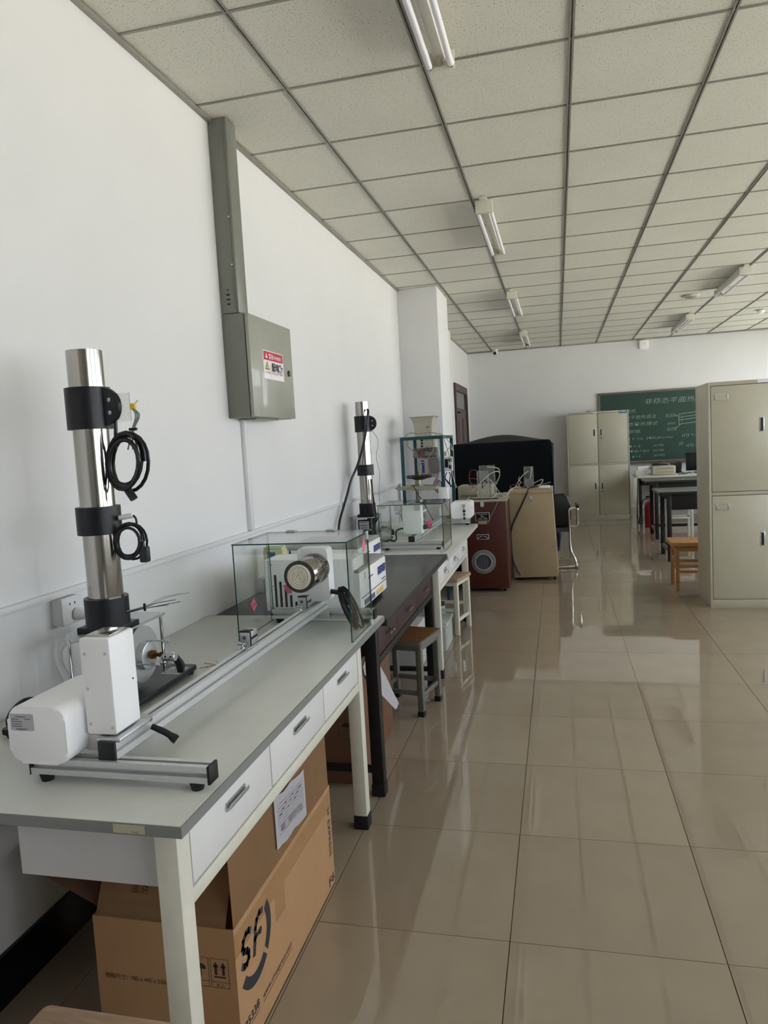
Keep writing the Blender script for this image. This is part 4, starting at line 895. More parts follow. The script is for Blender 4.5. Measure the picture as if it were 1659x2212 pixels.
prism(bm, [(a+.02, c_+.02), (b-.02, c_+.02), (b-.02, d_-.02), (a+.02, d_-.02)], (0, 0, 0), X_, Y_, (0, 0, .185))
for i in range(8):
    y = c_+.03+i*.035; box(bm, b-.021, b-.012, y, y+.012, .012, .18)
part('tub', bm, M['bin'], bn)
part('tub_rim', box(B(), a+.006, b-.006, c_+.006, d_-.006, .178, .196, .003), M['bin'], bn); part('lid', rbox(B(), a, b, c_, d_, .196, .210, .02, 'z', 3, .003), M['bin'], bn)
bm = B(); rr = random.Random(3)
for i in range(16):
    x, y, z = rr.uniform(a+.05, b-.06), rr.uniform(c_+.05, d_-.06), rr.uniform(.01, .12); box(bm, x, x+rr.uniform(.02, .05), y, y+rr.uniform(.02, .05), z, z+rr.uniform(.02, .05), .004)
q = part('contents', bm, M['print'], bn); q['kind'] = 'stuff'
jr = thing('glass_jar', 'small jar with black lid and olive band under the far bench', 'jar', (-.98, 5.55, 0))
part('jar_body', lathe(B(), [(.045, 0), (.05, .01), (.05, .19), (.042, .20)], (-.96, 5.62, 0), 20), M['bin'], jr)
part('lid', cyl(B(), (-.96, 5.62, .20), (-.96, 5.62, .225), .047, n=20), M['black'], jr); part('band', ring(B(), (-.96, 5.62, .05), (-.96, 5.62, .12), .0515, .0505, 20), M['press'], jr)
bp = thing('bent_pipe', 'cream plastic waste pipe on floor below the far bench', 'pipe', (-1.1, 6.0, 0))
part('pipe', tube(B(), [(-1.18, 6.05, .02), (-1.16, 6.03, .05), (-1.12, 6.0, .10), (-1.06, 5.98, .12), (-1.02, 5.97, .09)], .02, 12, 4), M['hopper'], bp); part('pipe_end', cyl(B(), (-1.022, 5.97, .093), (-1.01, 5.968, .084), .017, n=14), M['black'], bp)

# ------------------------------------------------------------------ stools
def stool(label, cx, cy_, rot, h, w, d, seatm, framem, capped, seat_th, rim, rungs, legw=.032, open_front=False):
    t = thing('lab_stool', label, 'stool', (0, 0, 0))
    hx, hy = w/2, d/2
    if rim:
        part('seat_rim', rbox(B(), -hx, hx, -hy, hy, h-.032, h-.002, .02, 'z', 4), framem, t)
        s = part('seat', rbox(B(), -hx+.010, hx-.010, -hy+.010, hy-.010, h-.006, h, .012, 'z', 3), seatm, t)
        for x in (-1, 1):
            for y in (-1, 1): part('rivet', lathe(B(), [(.004, 0), (.003, .0015), (0, .002)], (x*(hx-.035), y*(hy-.035), h), 10), M['alu2'], s)
    else: part('seat', rbox(B(), -hx, hx, -hy, hy, h-seat_th, h, .015, 'z', 4, .004), seatm, t)
    ix, iy = hx-.012, hy-.012; zt = h-(.03 if rim else seat_th)
    for x in (-1, 1):
        for y in (-1, 1):
            xa, ya = (ix-legw if x > 0 else -ix), (iy-legw if y > 0 else -iy)
            l = part('leg', box(B(), xa, xa+legw, ya, ya+legw, .004 if capped else 0, zt, .002), framem, t)
            if capped: part('foot_cap', box(B(), xa-.002, xa+legw+.002, ya-.002, ya+legw+.002, 0, .03, .002), M['rubber'], l)
    for y in (-iy, iy-legw*.8): part('apron_rail', box(B(), -ix+legw, ix-legw, y+.002, y+legw*.7, zt-.03, zt, .001), framem, t)
    for x in (-ix, ix-legw*.8): part('apron_rail', box(B(), x+.002, x+legw*.7, -iy+legw, iy-legw, zt-.03, zt, .001), framem, t)
    for ax, zz in rungs:
        for s in (-1, 1):
            if ax == 'x': y = s*(iy-legw/2); part('rung', box(B(), -ix+legw, ix-legw, y-.009, y+.009, zz, zz+.024, .001), framem, t)
            else: x = s*(ix-legw/2); part('rung', box(B(), x-.009, x+.009, -iy+legw, iy-legw, zz, zz+.024, .001), framem, t)
    t.location = (cx, cy_, 0); t.rotation_euler = (0, 0, math.radians(rot))
    return t
stool('grey steel stool with brown plywood seat half under the dark bench', -.872, 3.95, -11.5, .425, .315, .31, M['seat_brown'], M['grey_steel'], True, .02, True, (('x', .115), ('y', .10)))
stool('white framed stool with pale wood seat half under the far bench', -.893, 5.63, -11, .44, .31, .335, M['seat_pink'], M['white2'], False, .026, False, (('y', .10), ('x', .18)))
stool('pale wood topped stool cut off at bottom left corner of the photo', -.843, .955, 0, .45, .315, .33, M['seat_pink'], M['white2'], False, .024, False, (('x', .115), ('y', .10)))
# ------------------------------------------------------------------ filing cabinets
def cabinet(label, x0, x1, y0, y1, h, mid0, mid1, plinth, sticker=None, front_label=False):
    t = thing('filing_cabinet', label, 'cabinet', ((x0+x1)/2, (y0+y1)/2, 0)); w = x1-x0
    bm = B(); box(bm, x0, x1, y0+.018, y1, 0, h, .004); part('body', bm, M['cab'], t)
    fr = B(); st = .018
    box(fr, x0, x0+st, y0, y0+.019, 0, h, .002); box(fr, x1-st, x1, y0, y0+.019, 0, h, .002); box(fr, x0+st, x1-st, y0, y0+.019, h-.03, h, .002); box(fr, x0+st, x1-st, y0, y0+.019, mid0, mid1, .002); box(fr, x0+st, x1-st, y0, y0+.019, 0, plinth, .002)
    part('face_frame', fr, M['cab'], t)
    part('gap_shade', box(B(), x0+st, x1-st, y0+.012, y0+.0185, plinth, h-.03), M['groove'], t)  # dark sheet behind the doors paints the shade of their gaps
    xm = (x0+x1)/2
    for za, zb, lock_dz in ((plinth, mid0, -.17), (mid1, h-.03, -.17)):
        for k, (xa, xb) in enumerate(((x0+st, xm), (xm, x1-st))):
            d = part('door', box(B(), xa+.004, xb-.004, y0+.001, y0+.015, za+.004, zb-.004, .002), M['cab'], t)
            zh = za+(zb-za)*.62; xh = xb-.055 if k == 0 else xa+.055
            if za == plinth: zh = zb-.36
            hnd = part('handle', box(B(), xh-.019, xh+.019, y0-.001, y0+.001, zh-.058, zh+.058, .0008), M['alu2'], d)
            part('handle_recess', box(B(), xh-.010, xh+.010, y0-.0016, y0-.0009, zh-.052, zh+.052), M['groove'], d)
            if k == 1: part('lock', lathe(B(), [(.011, 0), (.011, .003), (.006, .004)], (xh, y0+.001, zh-.095), 16, (0, -1, 0)), M['black'], d)
            if k == 0:
                xa2 = xa+.035; z2 = zb-.09
                bm = B(); box(bm, xa2, xa2+.095, y0-.001, y0+.001, z2-.022, z2+.022); part('label_holder', bm, M['cab'], d)
                bm = B(); box(bm, xa2+.088, xa2+.097, y0-.006, y0+.001, z2-.024, z2+.024, .001); box(bm, xa2-.002, xa2+.005, y0-.005, y0+.001, z2-.024, z2+.024, .001); box(bm, xa2, xa2+.09, y0-.005, y0+.001, z2-.025, z2-.020); box(bm, xa2, xa2+.09, y0-.004, y0+.001, z2+.020, z2+.025)
                part('holder_rim', bm, M['alu2'], d)
    if sticker:
        xs_, ws, m, tx, hh = sticker
        s = part('brand_sticker', box(B(), xs_, xs_+ws, y0-.0012, y0+.0005, h-.026-hh, h-.026+.022), m, t)
        bm = B(); flat(bm, rect(xs_+.012, h-.03, xs_+.032, h-.014), (0, y0-.0012, 0), X_, Z_); flat(bm, rect(xs_+.045, h-.028, xs_+ws-.015, h-.016), (0, y0-.0012, 0), X_, Z_); part('sticker_print', bm, tx, s)
    return t
cab_a = cabinet('tall grey four door cabinet standing in front of the chalkboard', .157, 1.168, 12.95, 13.36, 1.85, .945, .965, .085, (1.01, .13, M['blue_label'], M['sticker'], .03))
part('small_tag', flat(B(), rect(.59, 1.822, .66, 1.838), (0, 12.9495, 0), X_, Z_), M['sticker'], cab_a)
part('top_clutter', box(B(), .48, .56, 13.0, 13.05, 1.85, 1.862, .004), M['print'], cab_a)
cab_b = cabinet('tall grey four door cabinet nearest the camera at right edge', 1.182, 2.082, 6.355, 6.90, 1.842, .93, .957, .073)
part('small_tag', flat(B(), rect(1.548, 1.815, 1.66, 1.838), (0, 6.3545, 0), X_, Z_), M['sticker'], cab_b)

# ------------------------------------------------------------------ chalkboard
cbd = thing('chalkboard', 'long green chalkboard with handwritten formulas on the back wall', 'chalkboard', (2.6, YB, 1.55))
bx0, bx1, bz0, bz1, by = .74, 3.95, .965, 2.135, YB-.03
part('panel', box(B(), bx0, bx1, by, YB, bz0, bz1), M['board'], cbd)
for n_, q in (('frame_rail', (bx0-.03, bx1+.03, bz1, bz1+.035)), ('frame_rail', (bx0-.03, bx1+.03, bz0-.035, bz0)), ('frame_post', (bx0-.035, bx0, bz0-.035, bz1+.035)), ('frame_post', (bx1, bx1+.035, bz0-.035, bz1+.035))):
    part(n_, box(B(), q[0], q[1], by-.012, YB, q[2], q[3], .004), M['board_frame'], cbd)
part('chalk_tray', box(B(), bx0, bx1, by-.06, YB, bz0-.055, bz0-.038, .003), M['board_frame'], cbd)
def ch(s, x, z, h, w=None): return text(s, (x, by, z), X_, Z_, h, M['chalk'], cbd, 'chalk_writing', width=w, shear=.15, bold=-.018)
ch('非稳态平面热源法导热系数', 1.47, 1.94, .105, 1.62)
ch('一、实验目的', .86, 1.80, .075, .46); ch('非稳态平面热源法', .98, 1.695, .07, .67); ch('非稳态导热理论', .99, 1.575, .07, .69)
ch('二、原理.', .98, 1.45, .065, .42)
ch('∂θ/∂τ = 1/a', 1.0, 1.33, .06, .42); ch('∂²θ/∂x²', 1.49, 1.33, .06, .16); ch('(0<x<∞)', 1.66, 1.33, .055, .25)
ch('θ = 0', 1.20, 1.20, .055, .18); ch('(τ=0)', 1.60, 1.20, .055, .16); ch('∂θ/∂x = f(τ)', 1.18, 1.115, .055, .34); ch('(x=0)', 1.60, 1.115, .055, .16); ch('θ = 0', 1.25, 1.02, .055, .13); ch('(x=∞)', 1.60, 1.03, .055, .18)
ch('后试样', 1.81, 1.69, .07, .17); ch('加热片', 1.84, 1.565, .045, .13); ch('后试样', 1.83, 1.46, .07, .16)
ch('t(τ) = {', 2.07, 1.345, .075, .24); ch('式', 2.01, 1.20, .075, .08); ch('t(τ) =', 2.13, 1.17, .075, .19)
bm = B(); stroke_bm(bm, [[(2.03, 1.56), (2.03, 1.73), (2.75, 1.80), (2.75, 1.62), (2.03, 1.56)], [(2.03, 1.675), (2.75, 1.745)], [(2.03, 1.628), (2.75, 1.70)], [(1.98, 1.71), (2.03, 1.70)], [(1.99, 1.50), (2.06, 1.565)]], .006, (0, by, 0), X_, Z_, .0008)
part('chalk_diagram', bm, M['chalk'], cbd)
for i, z in enumerate((1.685, 1.638, 1.585)): ch(str(i+1), 2.065, z, .04)

# ------------------------------------------------------------------ black covered machine, its blue cloth, the chair in front
bk = thing('covered_machine', 'big machine under a black dust cover with blue grey lining', 'covered machine', (-.66, 9.5, 0))
def cover(x0, x1, y0, y1, z0, z1):
    bm = B(); rows = []; N = 26
    ring_ = []
    for i in range(N): ring_.append((x0+(x1-x0)*i/N, y0))
    for i in range(8): ring_.append((x1, y0+(y1-y0)*i/8))
    for i in range(N): ring_.append((x1-(x1-x0)*i/N, y1))
    for i in range(8): ring_.append((x0, y1-(y1-y0)*i/8))
    for k, z in enumerate([z0+(z1-.05-z0)*j/9 for j in range(10)]+[z1-.02, z1]):
        r = []
        for i, (x, y) in enumerate(ring_):
            s = (1-(z-z0)/(z1-z0)); wv = .018*math.sin(i*.9+k*.15)*s+.01*math.sin(i*2.3)*s
            ins = 0 if k < 10 else (.012 if k == 10 else .035)
            xx = min(max(x, x0+ins), x1-ins); yy = min(max(y, y0+ins), y1-ins)
            cxm, cym = (x0+x1)/2, (y0+y1)/2
            r.append(bm.verts.new((xx+(wv if x in (x0, x1) else 0), yy+(wv if y in (y0, y1) else 0), z)))
        rows.append(r)
    n = len(ring_)
    for a, b in zip(rows[:-1], rows[1:]):
        for i in range(n): bm.faces.new((a[i], a[(i+1) % n], b[(i+1) % n], b[i]))
    return bm
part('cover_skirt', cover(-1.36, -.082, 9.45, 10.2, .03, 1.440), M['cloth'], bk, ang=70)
part('cover_top', sheet(B(), [[(-1.325+1.21*j/12, 9.485+.68*i/6, 1.438+(.095*math.sin(math.pi*j/12)**1.5*math.sin(math.pi*min(1, i/6)) if 0 < i < 6 else 0)) for j in range(13)] for i in range(7)], .003), M['cloth_lit'], bk, ang=70)  # same black cover, its lit look painted in with a paler tone
part('lining', sheet(B(), [[(-.07+.018*math.sin(i*1.1+j*.2), 9.44+.70*i/9, .015+1.38*j/5) for i in range(10)] for j in range(6)], .004), M['blue_cloth'], bk, ang=70)
for x in (-1.25, -.2):
    for y in (9.55, 10.1): part('caster', cyl(B(), (x-.012, y, .035), (x+.012, y, .035), .035, n=16), M['rubber'], bk)
ch_ = thing('office_chair', 'black leather chair with chrome sled frame behind the tan cabinet', 'chair', (-.12, 8.5, 0))
part('backrest', prism(B(), [(x, z) for x, z in ((-.38, .44), (.105, .44), (.118, .55), (.110, .70), (.088, .80), (.05, .825), (-.33, .825), (-.38, .76))], (0, 8.42, 0), X_, Z_, (0, .06, .01), .015), M['leather'], ch_)
part('seat', rbox(B(), -.39, .10, 8.40, 8.86, .405, .455, .04, 'z', 4, .012), M['leather'], ch_)
part('seat_band', box(B(), -.38, .095, 8.395, 8.41, .40, .445, .004), M['print'], ch_)
for s in (1, -1):
    mx = lambda x: x if s > 0 else -.29-x
    bmt = tube(B(), [(mx(.165), 8.86, .016), (mx(.165), 8.32, .016), (mx(.158), 8.30, .05), (mx(.140), 8.31, .115), (mx(.102), 8.34, .21), (mx(.100), 8.38, .45), (mx(.094), 8.38, .655)], .0145, 12, 5); part('side_tube', bmt, M['chrome'], ch_)
    part('arm_tube', tube(B(), [(mx(.094), 8.38, .655), (mx(.13), 8.395, .662), (mx(.182), 8.40, .66), (mx(.190), 8.40, .62), (mx(.186), 8.41, .50), (mx(.165), 8.42, .462), (mx(.11), 8.42, .455)], .0145, 12, 5), M['chrome'], ch_)
    part('arm_pad', tube(B(), [(mx(.188), 8.385, .685), (mx(.188), 8.55, .69), (mx(.185), 8.70, .685)], .02, 12, 4), M['leather'], ch_)
part('base_tube', tube(B(), [(.165, 8.32, .016), (-.02, 8.30, .016), (-.455, 8.32, .016)], .0145, 12, 5), M['chrome'], ch_)
jc = thing('blue_jacket', 'blue grey cloth hanging down beneath the black chair seat', 'cloth', (.0, 8.92, .2))
part('cloth', sheet(B(), [[(-.12+.165*j/7-(.05*(1-i/6) if j > 4 else 0), 8.92+.03*math.sin(j*1.7+i*.4), .11+.29*i/6+.02*math.sin(j)) for j in range(8)] for i in range(7)], .006), M['blue_cloth'], jc, ang=70)

# ------------------------------------------------------------------ brown and tan cabinets with their wired acrylic pieces
br = thing('brown_apparatus_cabinet', 'red brown steel cabinet with round porthole and black nameplates', 'cabinet', (-.72, 7.3, 0))
X0, X1, Y0, Y1, ZT = -.915, -.505, 7.06, 7.58, .893
part('body', box(B(), X0, X1, Y0, Y1, .033, ZT-.006, .004), M['brown_cab'], br)
part('cabinet_top', box(B(), X0-.004, X1+.004, Y0-.004, Y1+.004, ZT-.008, ZT, .002), M['crate'], br)
for x in (X0+.05, X1-.04):
    for y in (Y0+.05, Y1-.05): part('caster', cyl(B(), (x-.012, y, .017), (x+.012, y, .017), .017, n=16), M['rubber'], br)
def nameplate(z0, z1, x0, x1, kind):
    f = part('nameplate', box(B(), x0, x1, Y0-.003, Y0, z0, z1, .001), M['plate'], br)
    part('plate_face', box(B(), x0+.006, x1-.006, Y0-.0036, Y0-.0029, z0+.006, z1-.006), M['screen'], f)
    bm = B(); o2 = (x0, Y0-.0036, z0); w, h = x1-x0, z1-z0
    if kind:
        flat(bm, rect(w*.18, h*.76, w*.82, h*.82), o2, X_, Z_); flat(bm, rect(w*.2, h*.30, w*.46, h*.37), o2, X_, Z_); flat(bm, rect(w*.58, h*.31, w*.82, h*.38), o2, X_, Z_); flat(bm, rect(w*.14, h*.17, w*.88, h*.21), o2, X_, Z_)
        stroke_bm(bm, [[(w*.38, h*.62), (w*.5, h*.62), (w*.54, h*.5), (w*.44, h*.46), (w*.42, h*.56)], [(w*.54, h*.46), (w*.62, h*.52)]], .006, o2, X_, Z_)
    else:
        stroke_bm(bm, [[(w*.1, h*.30), (w*.2, h*.45), (w*.32, h*.56), (w*.43, h*.64)], [(w*.9, h*.32), (w*.8, h*.46), (w*.68, h*.57), (w*.57, h*.64)]], .009, o2, X_, Z_)
        for a in (.4, .56): flat(bm, rect(w*a, h*.24, w*(a+.06), h*.30), o2, X_, Z_)
        for a in (.1, .87): flat(bm, rect(w*a, h*.72, w*(a+.03), h*.8), o2, X_, Z_)
    part('plate_print', bm, M['plate'], f)
nameplate(.700, .783, -.803, -.666, True); nameplate(.520, .570, -.798, -.680, False)
part('pink_label', box(B(), -.777, -.690, Y0-.0012, Y0, .670, .697), M['seat_pink'], br)
hs = part('hasp', rbox(B(), -.752, -.716, Y0-.006, Y0, .835, .888, .012, 'y', 4, .002), M['alu2'], br)
part('hasp_loop', tube(B(), [(-.744, Y0-.008, .85), (-.734, Y0-.014, .838), (-.724, Y0-.008, .85)], .003, 8, 4), M['chrome'], br)
pc = (-.741, Y0, .300)
ph_ = part('porthole_ring', lathe(B(), [(.118, 0), (.118, .006), (.112, .010), (.092, .010), (.090, .018), (.078, .018), (.076, .004), (.075, .003)], pc, 48, (0, -1, 0)), M['grey_top'], br)
part('porthole_backing', lathe(B(), [(.077, 0), (.077, .0055)], pc, 40, (0, -1, 0)), M['print'], br)
part('porthole_lip', ring(B(), (pc[0], Y0-.012, pc[2]), (pc[0], Y0-.022, pc[2]), .086, .074, 48), M['alu2'], br)
for k in range(5):
    h = .07*math.sqrt(max(0, 1-((k-2)/2.6)**2)); part('porthole_bar', cyl(B(), (pc[0]+(k-2)*.027, Y0-.009, pc[2]-h), (pc[0]+(k-2)*.027, Y0-.009, pc[2]+h), .003, n=8), M['print'], br)
for k in range(6):
    an = math.radians(60*k+20); part('bolt', lathe(B(), [(.005, 0), (.005, .003)], (pc[0]+.104*math.cos(an), Y0-.010, pc[2]+.104*math.sin(an)), 8, (0, -1, 0)), M['print'], br)
tn = thing('tan_apparatus_cabinet', 'tan painted cabinet on casters with a power strip on top', 'cabinet', (-.27, 7.85, 0))
bm = B(); A = ((-.486, .030), (-.036, .040), (-.070, .905), (-.513, .905)); part('body', prism(bm, A, (0, 7.62, 0), X_, Z_, (0, .48, 0), .003), M['tan'], tn)
part('cabinet_lid', prism(B(), ((-.518, .905), (-.066, .905), (-.068, .948), (-.519, .940)), (0, 7.612, 0), X_, Z_, (0, .495, 0), .003), M['tan'], tn)
part('hasp', rbox(B(), -.306, -.276, 7.612, 7.618, .838, .882, .012, 'y', 4, .002), M['alu2'], tn); part('hasp_loop', tube(B(), [(-.30, 7.608, .845), (-.291, 7.602, .83), (-.282, 7.608, .845)], .003, 8, 4), M['chrome'], tn)
for x in (-.42, -.075):
    for y in (7.67, 8.05): part('caster', cyl(B(), (x-.012, y, .022), (x+.012, y, .022), .022, n=16), M['rubber'], tn)
ps = thing('power_strip', 'white power strip lying on the tan cabinet top', 'power strip', (-.15, 7.75, .945))
part('strip_body', box(B(), -.20, -.095, 7.70, 7.78, .950, .978, .006), M['white'], ps)
for x in (-.18, -.15, -.12): part('outlet', box(B(), x-.006, x+.006, 7.72, 7.74, .978, .9795), M['black'], ps)
part('plug', box(B(), -.185, -.165, 7.71, 7.735, .979, 1.0, .003), M['black'], ps); part('plug_rod', cyl(B(), (-.23, 7.72, .972), (-.085, 7.70, 1.012), .004, n=8), M['wire_g'], ps)
cr_ = thing('beige_instrument', 'beige metal instrument box with dark printed panel behind the brown cabinet', 'instrument', (-1.0, 8.1, .85))
part('case', box(B(), -1.09, -.72, 8.0, 8.35, .72, .985, .006), M['crate'], cr_)
part('handle', tube(B(), [(-.98, 8.1, .985), (-.98, 8.1, .992), (-.86, 8.1, .992), (-.86, 8.1, .985)], .006, 8), M['black'], cr_)
bm = B(); rr = random.Random(5)
for i in range(12): flat(bm, rect(-1.055+i*.0165, .86+rr.uniform(-.004, .004), -1.055+i*.0165+.010, .893+rr.uniform(-.006, .004)), (0, 8.0, 0), X_, Z_)
flat(bm, rect(-.93, .85, -.80, .855), (0, 8.0, 0), X_, Z_); part('panel_print', bm, M['print'], cr_)
rb = thing('brown_box_cabinet', 'low red brown cabinet behind, under the beige instrument', 'cabinet', (-.85, 8.3, 0))
part('body', box(B(), -1.16, -.54, 7.95, 8.55, .02, .70, .004), M['brown_cab'], rb); part('cabinet_top', box(B(), -1.165, -.535, 7.945, 8.555, .70, .72, .003), M['brown_cab'], rb)
wt = thing('white_tray', 'white flat trays lying on the low red brown cabinet', 'tray', (-.6, 8.1, .72))
part('tray', box(B(), -.70, -.53, 8.0, 8.2, .721, .86, .004), M['brown_cab'], wt); part('tray_top', box(B(), -.70, -.62, 8.0, 8.2, .86, .885, .003), M['white2'], wt); part('tray_top', box(B(), -.61, -.53, 8.0, 8.2, .86, .888, .003), M['white2'], wt)
def acrylic_block(label, parts_, wires, loc):
    t = thing('acrylic_fixture', label, 'lab fixture', loc)
    for a in parts_:
        q = part('acrylic_wall', box(B(), *a, .001), M['acrylic'], t)
        e = B(); x0, x1, y0, y1, z0, z1 = a
        for x in (x0+.006, x1-.006): box(e, x-.006, x+.006, y0-.001, y0+.001, z0, z1)
        box(e, x0, x1, y0-.001, y0+.001, z1-.002, z1+.0005)
        part('edge', e, M['acrylic'], q)
    for m, r, P in wires: part('lead_wire', tube(B(), P, r, 6, 5), M[m], t)
    return t
rr = random.Random(11)
def tangle(c, n, spread, cols, r=.0035):
    out = []
    for i in range(n):
        p = Vector(c); P = [p.copy()]
        for k in range(5): p = p+Vector((rr.uniform(-1, 1), rr.uniform(-.6, .6), rr.uniform(-.7, .8)))*spread; p.z = max(p.z, c[2]+.004); P.append(p.copy())
        out.append((cols[i % len(cols)], r, P))
    return out
zt = ZT
acrylic_block('clear acrylic blocks with red and white wires on the brown cabinet', [(-.80, -.682, 7.30, 7.40, zt, 1.175), (-.792, -.632, 7.47, 7.53, zt, 1.222)],
  [('wire_w', .005, [(-.85, 7.25, .98), (-.80, 7.25, 1.02), (-.74, 7.25, 1.08), (-.66, 7.28, 1.145), (-.59, 7.3, 1.165), (-.575, 7.33, 1.12), (-.62, 7.4, 1.03)]), ('wire_w', .005, [(-.69, 7.28, 1.215), (-.60, 7.3, 1.20), (-.575, 7.33, 1.17), (-.585, 7.36, 1.10), (-.64, 7.42, 1.02)]),
   ('wire_w', .005, [(-.67, 7.27, 1.09), (-.62, 7.25, 1.03), (-.605, 7.2, .96), (-.63, 7.15, .92), (-.68, 7.12, .912)]), ('wire_w', .004, [(-.62, 7.25, 1.03), (-.57, 7.25, .95), (-.53, 7.25, .915), (-.50, 7.3, .93), (-.47, 7.45, .97), (-.43, 7.6, .985), (-.40, 7.7, .96)]),
   ('wire_r', .0035, [(-.79, 7.28, 1.18), (-.85, 7.28, 1.19), (-.875, 7.3, 1.12), (-.85, 7.3, 1.03), (-.80, 7.3, 1.0)]), ('wire_r', .0035, [(-.79, 7.28, 1.10), (-.85, 7.28, 1.105), (-.88, 7.3, 1.11)]), ('wire_r', .004, [(-.75, 7.28, 1.01), (-.72, 7.27, 1.035), (-.70, 7.28, 1.05)]),
   ('black', .005, [(-.745, 7.28, 1.0), (-.745, 7.27, 1.06), (-.72, 7.27, 1.085), (-.695, 7.28, 1.06)]), ('black', .006, [(-.86, 7.12, .918), (-.80, 7.1, .912), (-.68, 7.09, .912), (-.58, 7.1, .912)]), 
   ('wire_w', .004, [(-.86, 7.15, .93), (-.875, 7.1, .915), (-.88, 7.08, .915)])], (-.72, 7.4, zt))
acrylic_block('single clear acrylic block with tangled wires on the tan cabinet', [(-.362, -.262, 7.84, 7.92, .950, 1.176), (-.345, -.262, 7.78, 7.838, .950, 1.05)],
  [('wire_w', .005, [(-.31, 7.82, 1.13), (-.37, 7.8, 1.09), (-.42, 7.78, 1.02), (-.45, 7.76, .97), (-.47, 7.74, .958)]), ('wire_w', .004, [(-.28, 7.82, 1.17), (-.285, 7.8, 1.10), (-.30, 7.8, 1.05)]), ('black', .005, [(-.36, 7.8, 1.07), (-.33, 7.79, 1.085), (-.305, 7.8, 1.05)]),
   ('wire_w', .005, [(-.26, 7.8, 1.0), (-.20, 7.78, 1.03), (-.165, 7.78, 1.035), (-.19, 7.78, .99), (-.25, 7.78, .97)])]
  + tangle((-.40, 7.76, .956), 9, .045, ('wire_r', 'wire_w', 'wire_g', 'black'), .0032), (-.31, 7.85, .942))

part('hanging_cable', tube(B(), [(-.22, 7.7, .972), (-.30, 7.66, .965), (-.325, 7.60, .915), (-.368, 7.60, .823), (-.44, 7.60, .68), (-.494, 7.595, .56), (-.514, 7.59, .41), (-.50, 7.59, .27), (-.476, 7.59, .176), (-.422, 7.59, .06)], .008, 8, 5), M['cable'], tn)
part('hanging_wire', tube(B(), [(-.58, 7.050, .886), (-.61, 7.048, .82), (-.655, 7.046, .74), (-.675, 7.046, .68)], .003, 6, 4), M['wire_g'], br)
# ------------------------------------------------------------------ teal frame and screw press at the end of the far bench
tf = thing('teal_test_frame', 'teal square tube frame with cream hopper, wiring and gauges before the wall pillar', 'lab apparatus', (-1.23, 6.95, 0))
fx0, fx1, fy0, fy1, fz = -1.432, -1.058, 6.68, 7.32, 1.548; w = .03
for x in (fx0, fx1):
    for y in (fy0, fy1): part('post', box(B(), x, x+w, y, y+w, 0, fz, .002), M['teal'], tf)
for y in (fy0, fy1): part('cross_rail', box(B(), fx0+w, fx1, y, y+w, fz-w, fz, .002), M['teal'], tf)
for x in (fx0, fx1):
    for z in (fz-w, .55): part('side_rail', box(B(), x, x+w, fy0+w, fy1, z, z+w, .002), M['teal'], tf)
part('shelf', box(B(), fx0+w, fx1, fy0+.02, fy1+.01, .56, .575), M['white2'], tf)
hop = part('hopper', None or (lambda bm: ([sheet(bm, r) for r in [[[(cx_, cy__, z) for cx_, cy__ in ring4] for ring4, z in ()]]] and None) or bm)(B()), M['hopper'], tf) if False else None
bm = B(); prof = [(.098, 1.545), (.100, 1.60), (.106, 1.655), (.118, 1.705), (.135, 1.728), (.150, 1.732), (.149, 1.736), (.132, 1.733), (.112, 1.706), (.101, 1.655), (.095, 1.60), (.093, 1.545)]; rows = []
for hw, z in prof: rows.append([bm.verts.new((-1.235+sx*hw*.82, 6.92+sy*hw, z)) for sx, sy in ((-1, -1), (1, -1), (1, 1), (-1, 1))])
for a, b in zip(rows[:-1], rows[1:]):
    for i in range(4): bm.faces.new((a[i], a[(i+1) % 4], b[(i+1) % 4], b[i]))
part('hopper', bm, M['hopper'], tf, ang=25); part('hopper_label', flat(B(), rect(-1.205, 1.625, -1.17, 1.655), (0, 6.816, 0), X_, Z_), M['grey_top'], tf)
part('back_panel', box(B(), -1.33, -1.13, 7.0, 7.008, 1.15, 1.54), M['plate'], tf)
part('meter_box', box(B(), -1.30, -1.13, 6.88, 7.0, 1.44, 1.53, .004), M['white2'], tf)
for k in range(3): part('knob', lathe(B(), [(.010, 0), (.010, .01), (.007, .014)], (-1.262, 6.88, 1.51-.027*k), 14, (0, -1, 0)), M['ink'], tf)
for k in range(3): part('switch_strip', box(B(), -1.235, -1.16, 6.878, 6.88, 1.508-.027*k, 1.513-.027*k), M['grey_top2'], tf)
part('circuit_board', box(B(), -1.345, -1.12, 6.84, 6.85, 1.345, 1.435), M['grey_top2'], tf)
cg = part('coil_winding', lathe(B(), [(.028, 0), (.028, .02), (.016, .022), (.014, .012), (0, .012)], (-1.265, 6.84, 1.388), 24, (0, -1, 0)), M['copper'], tf)
rr = random.Random(21); bm = B()
for i in range(70):
    x, z = rr.uniform(-1.34, -1.125), rr.choice((1.345, 1.352, 1.36, 1.41, 1.42, 1.428, 1.434))+rr.uniform(-.004, .004); s = rr.uniform(.003, .008); box(bm, x-s, x+s, 6.825, 6.84, z-s*.6, z+s*.6)
q = part('components', bm, M['print'], tf); q['kind'] = 'stuff'
bm = B()
for i in range(26):
    x, z = rr.uniform(-1.34, -1.06), rr.uniform(1.34, 1.43); s = rr.uniform(.002, .004); box(bm, x-s, x+s, 6.822, 6.838, z-s, z+s)
q = part('components', bm, M['brass'], tf); q['kind'] = 'stuff'
part('tank', rbox(B(), -1.20, -1.10, 6.86, 6.98, 1.19, 1.335, .03, 'y', 4, .004), M['grey_top'], tf)
part('gauge_box', box(B(), -1.30, -1.21, 6.87, 6.98, 1.19, 1.33, .003), M['plate'], tf); part('gauge_window', box(B(), -1.27, -1.245, 6.868, 6.87, 1.20, 1.28), M['navy'], tf)
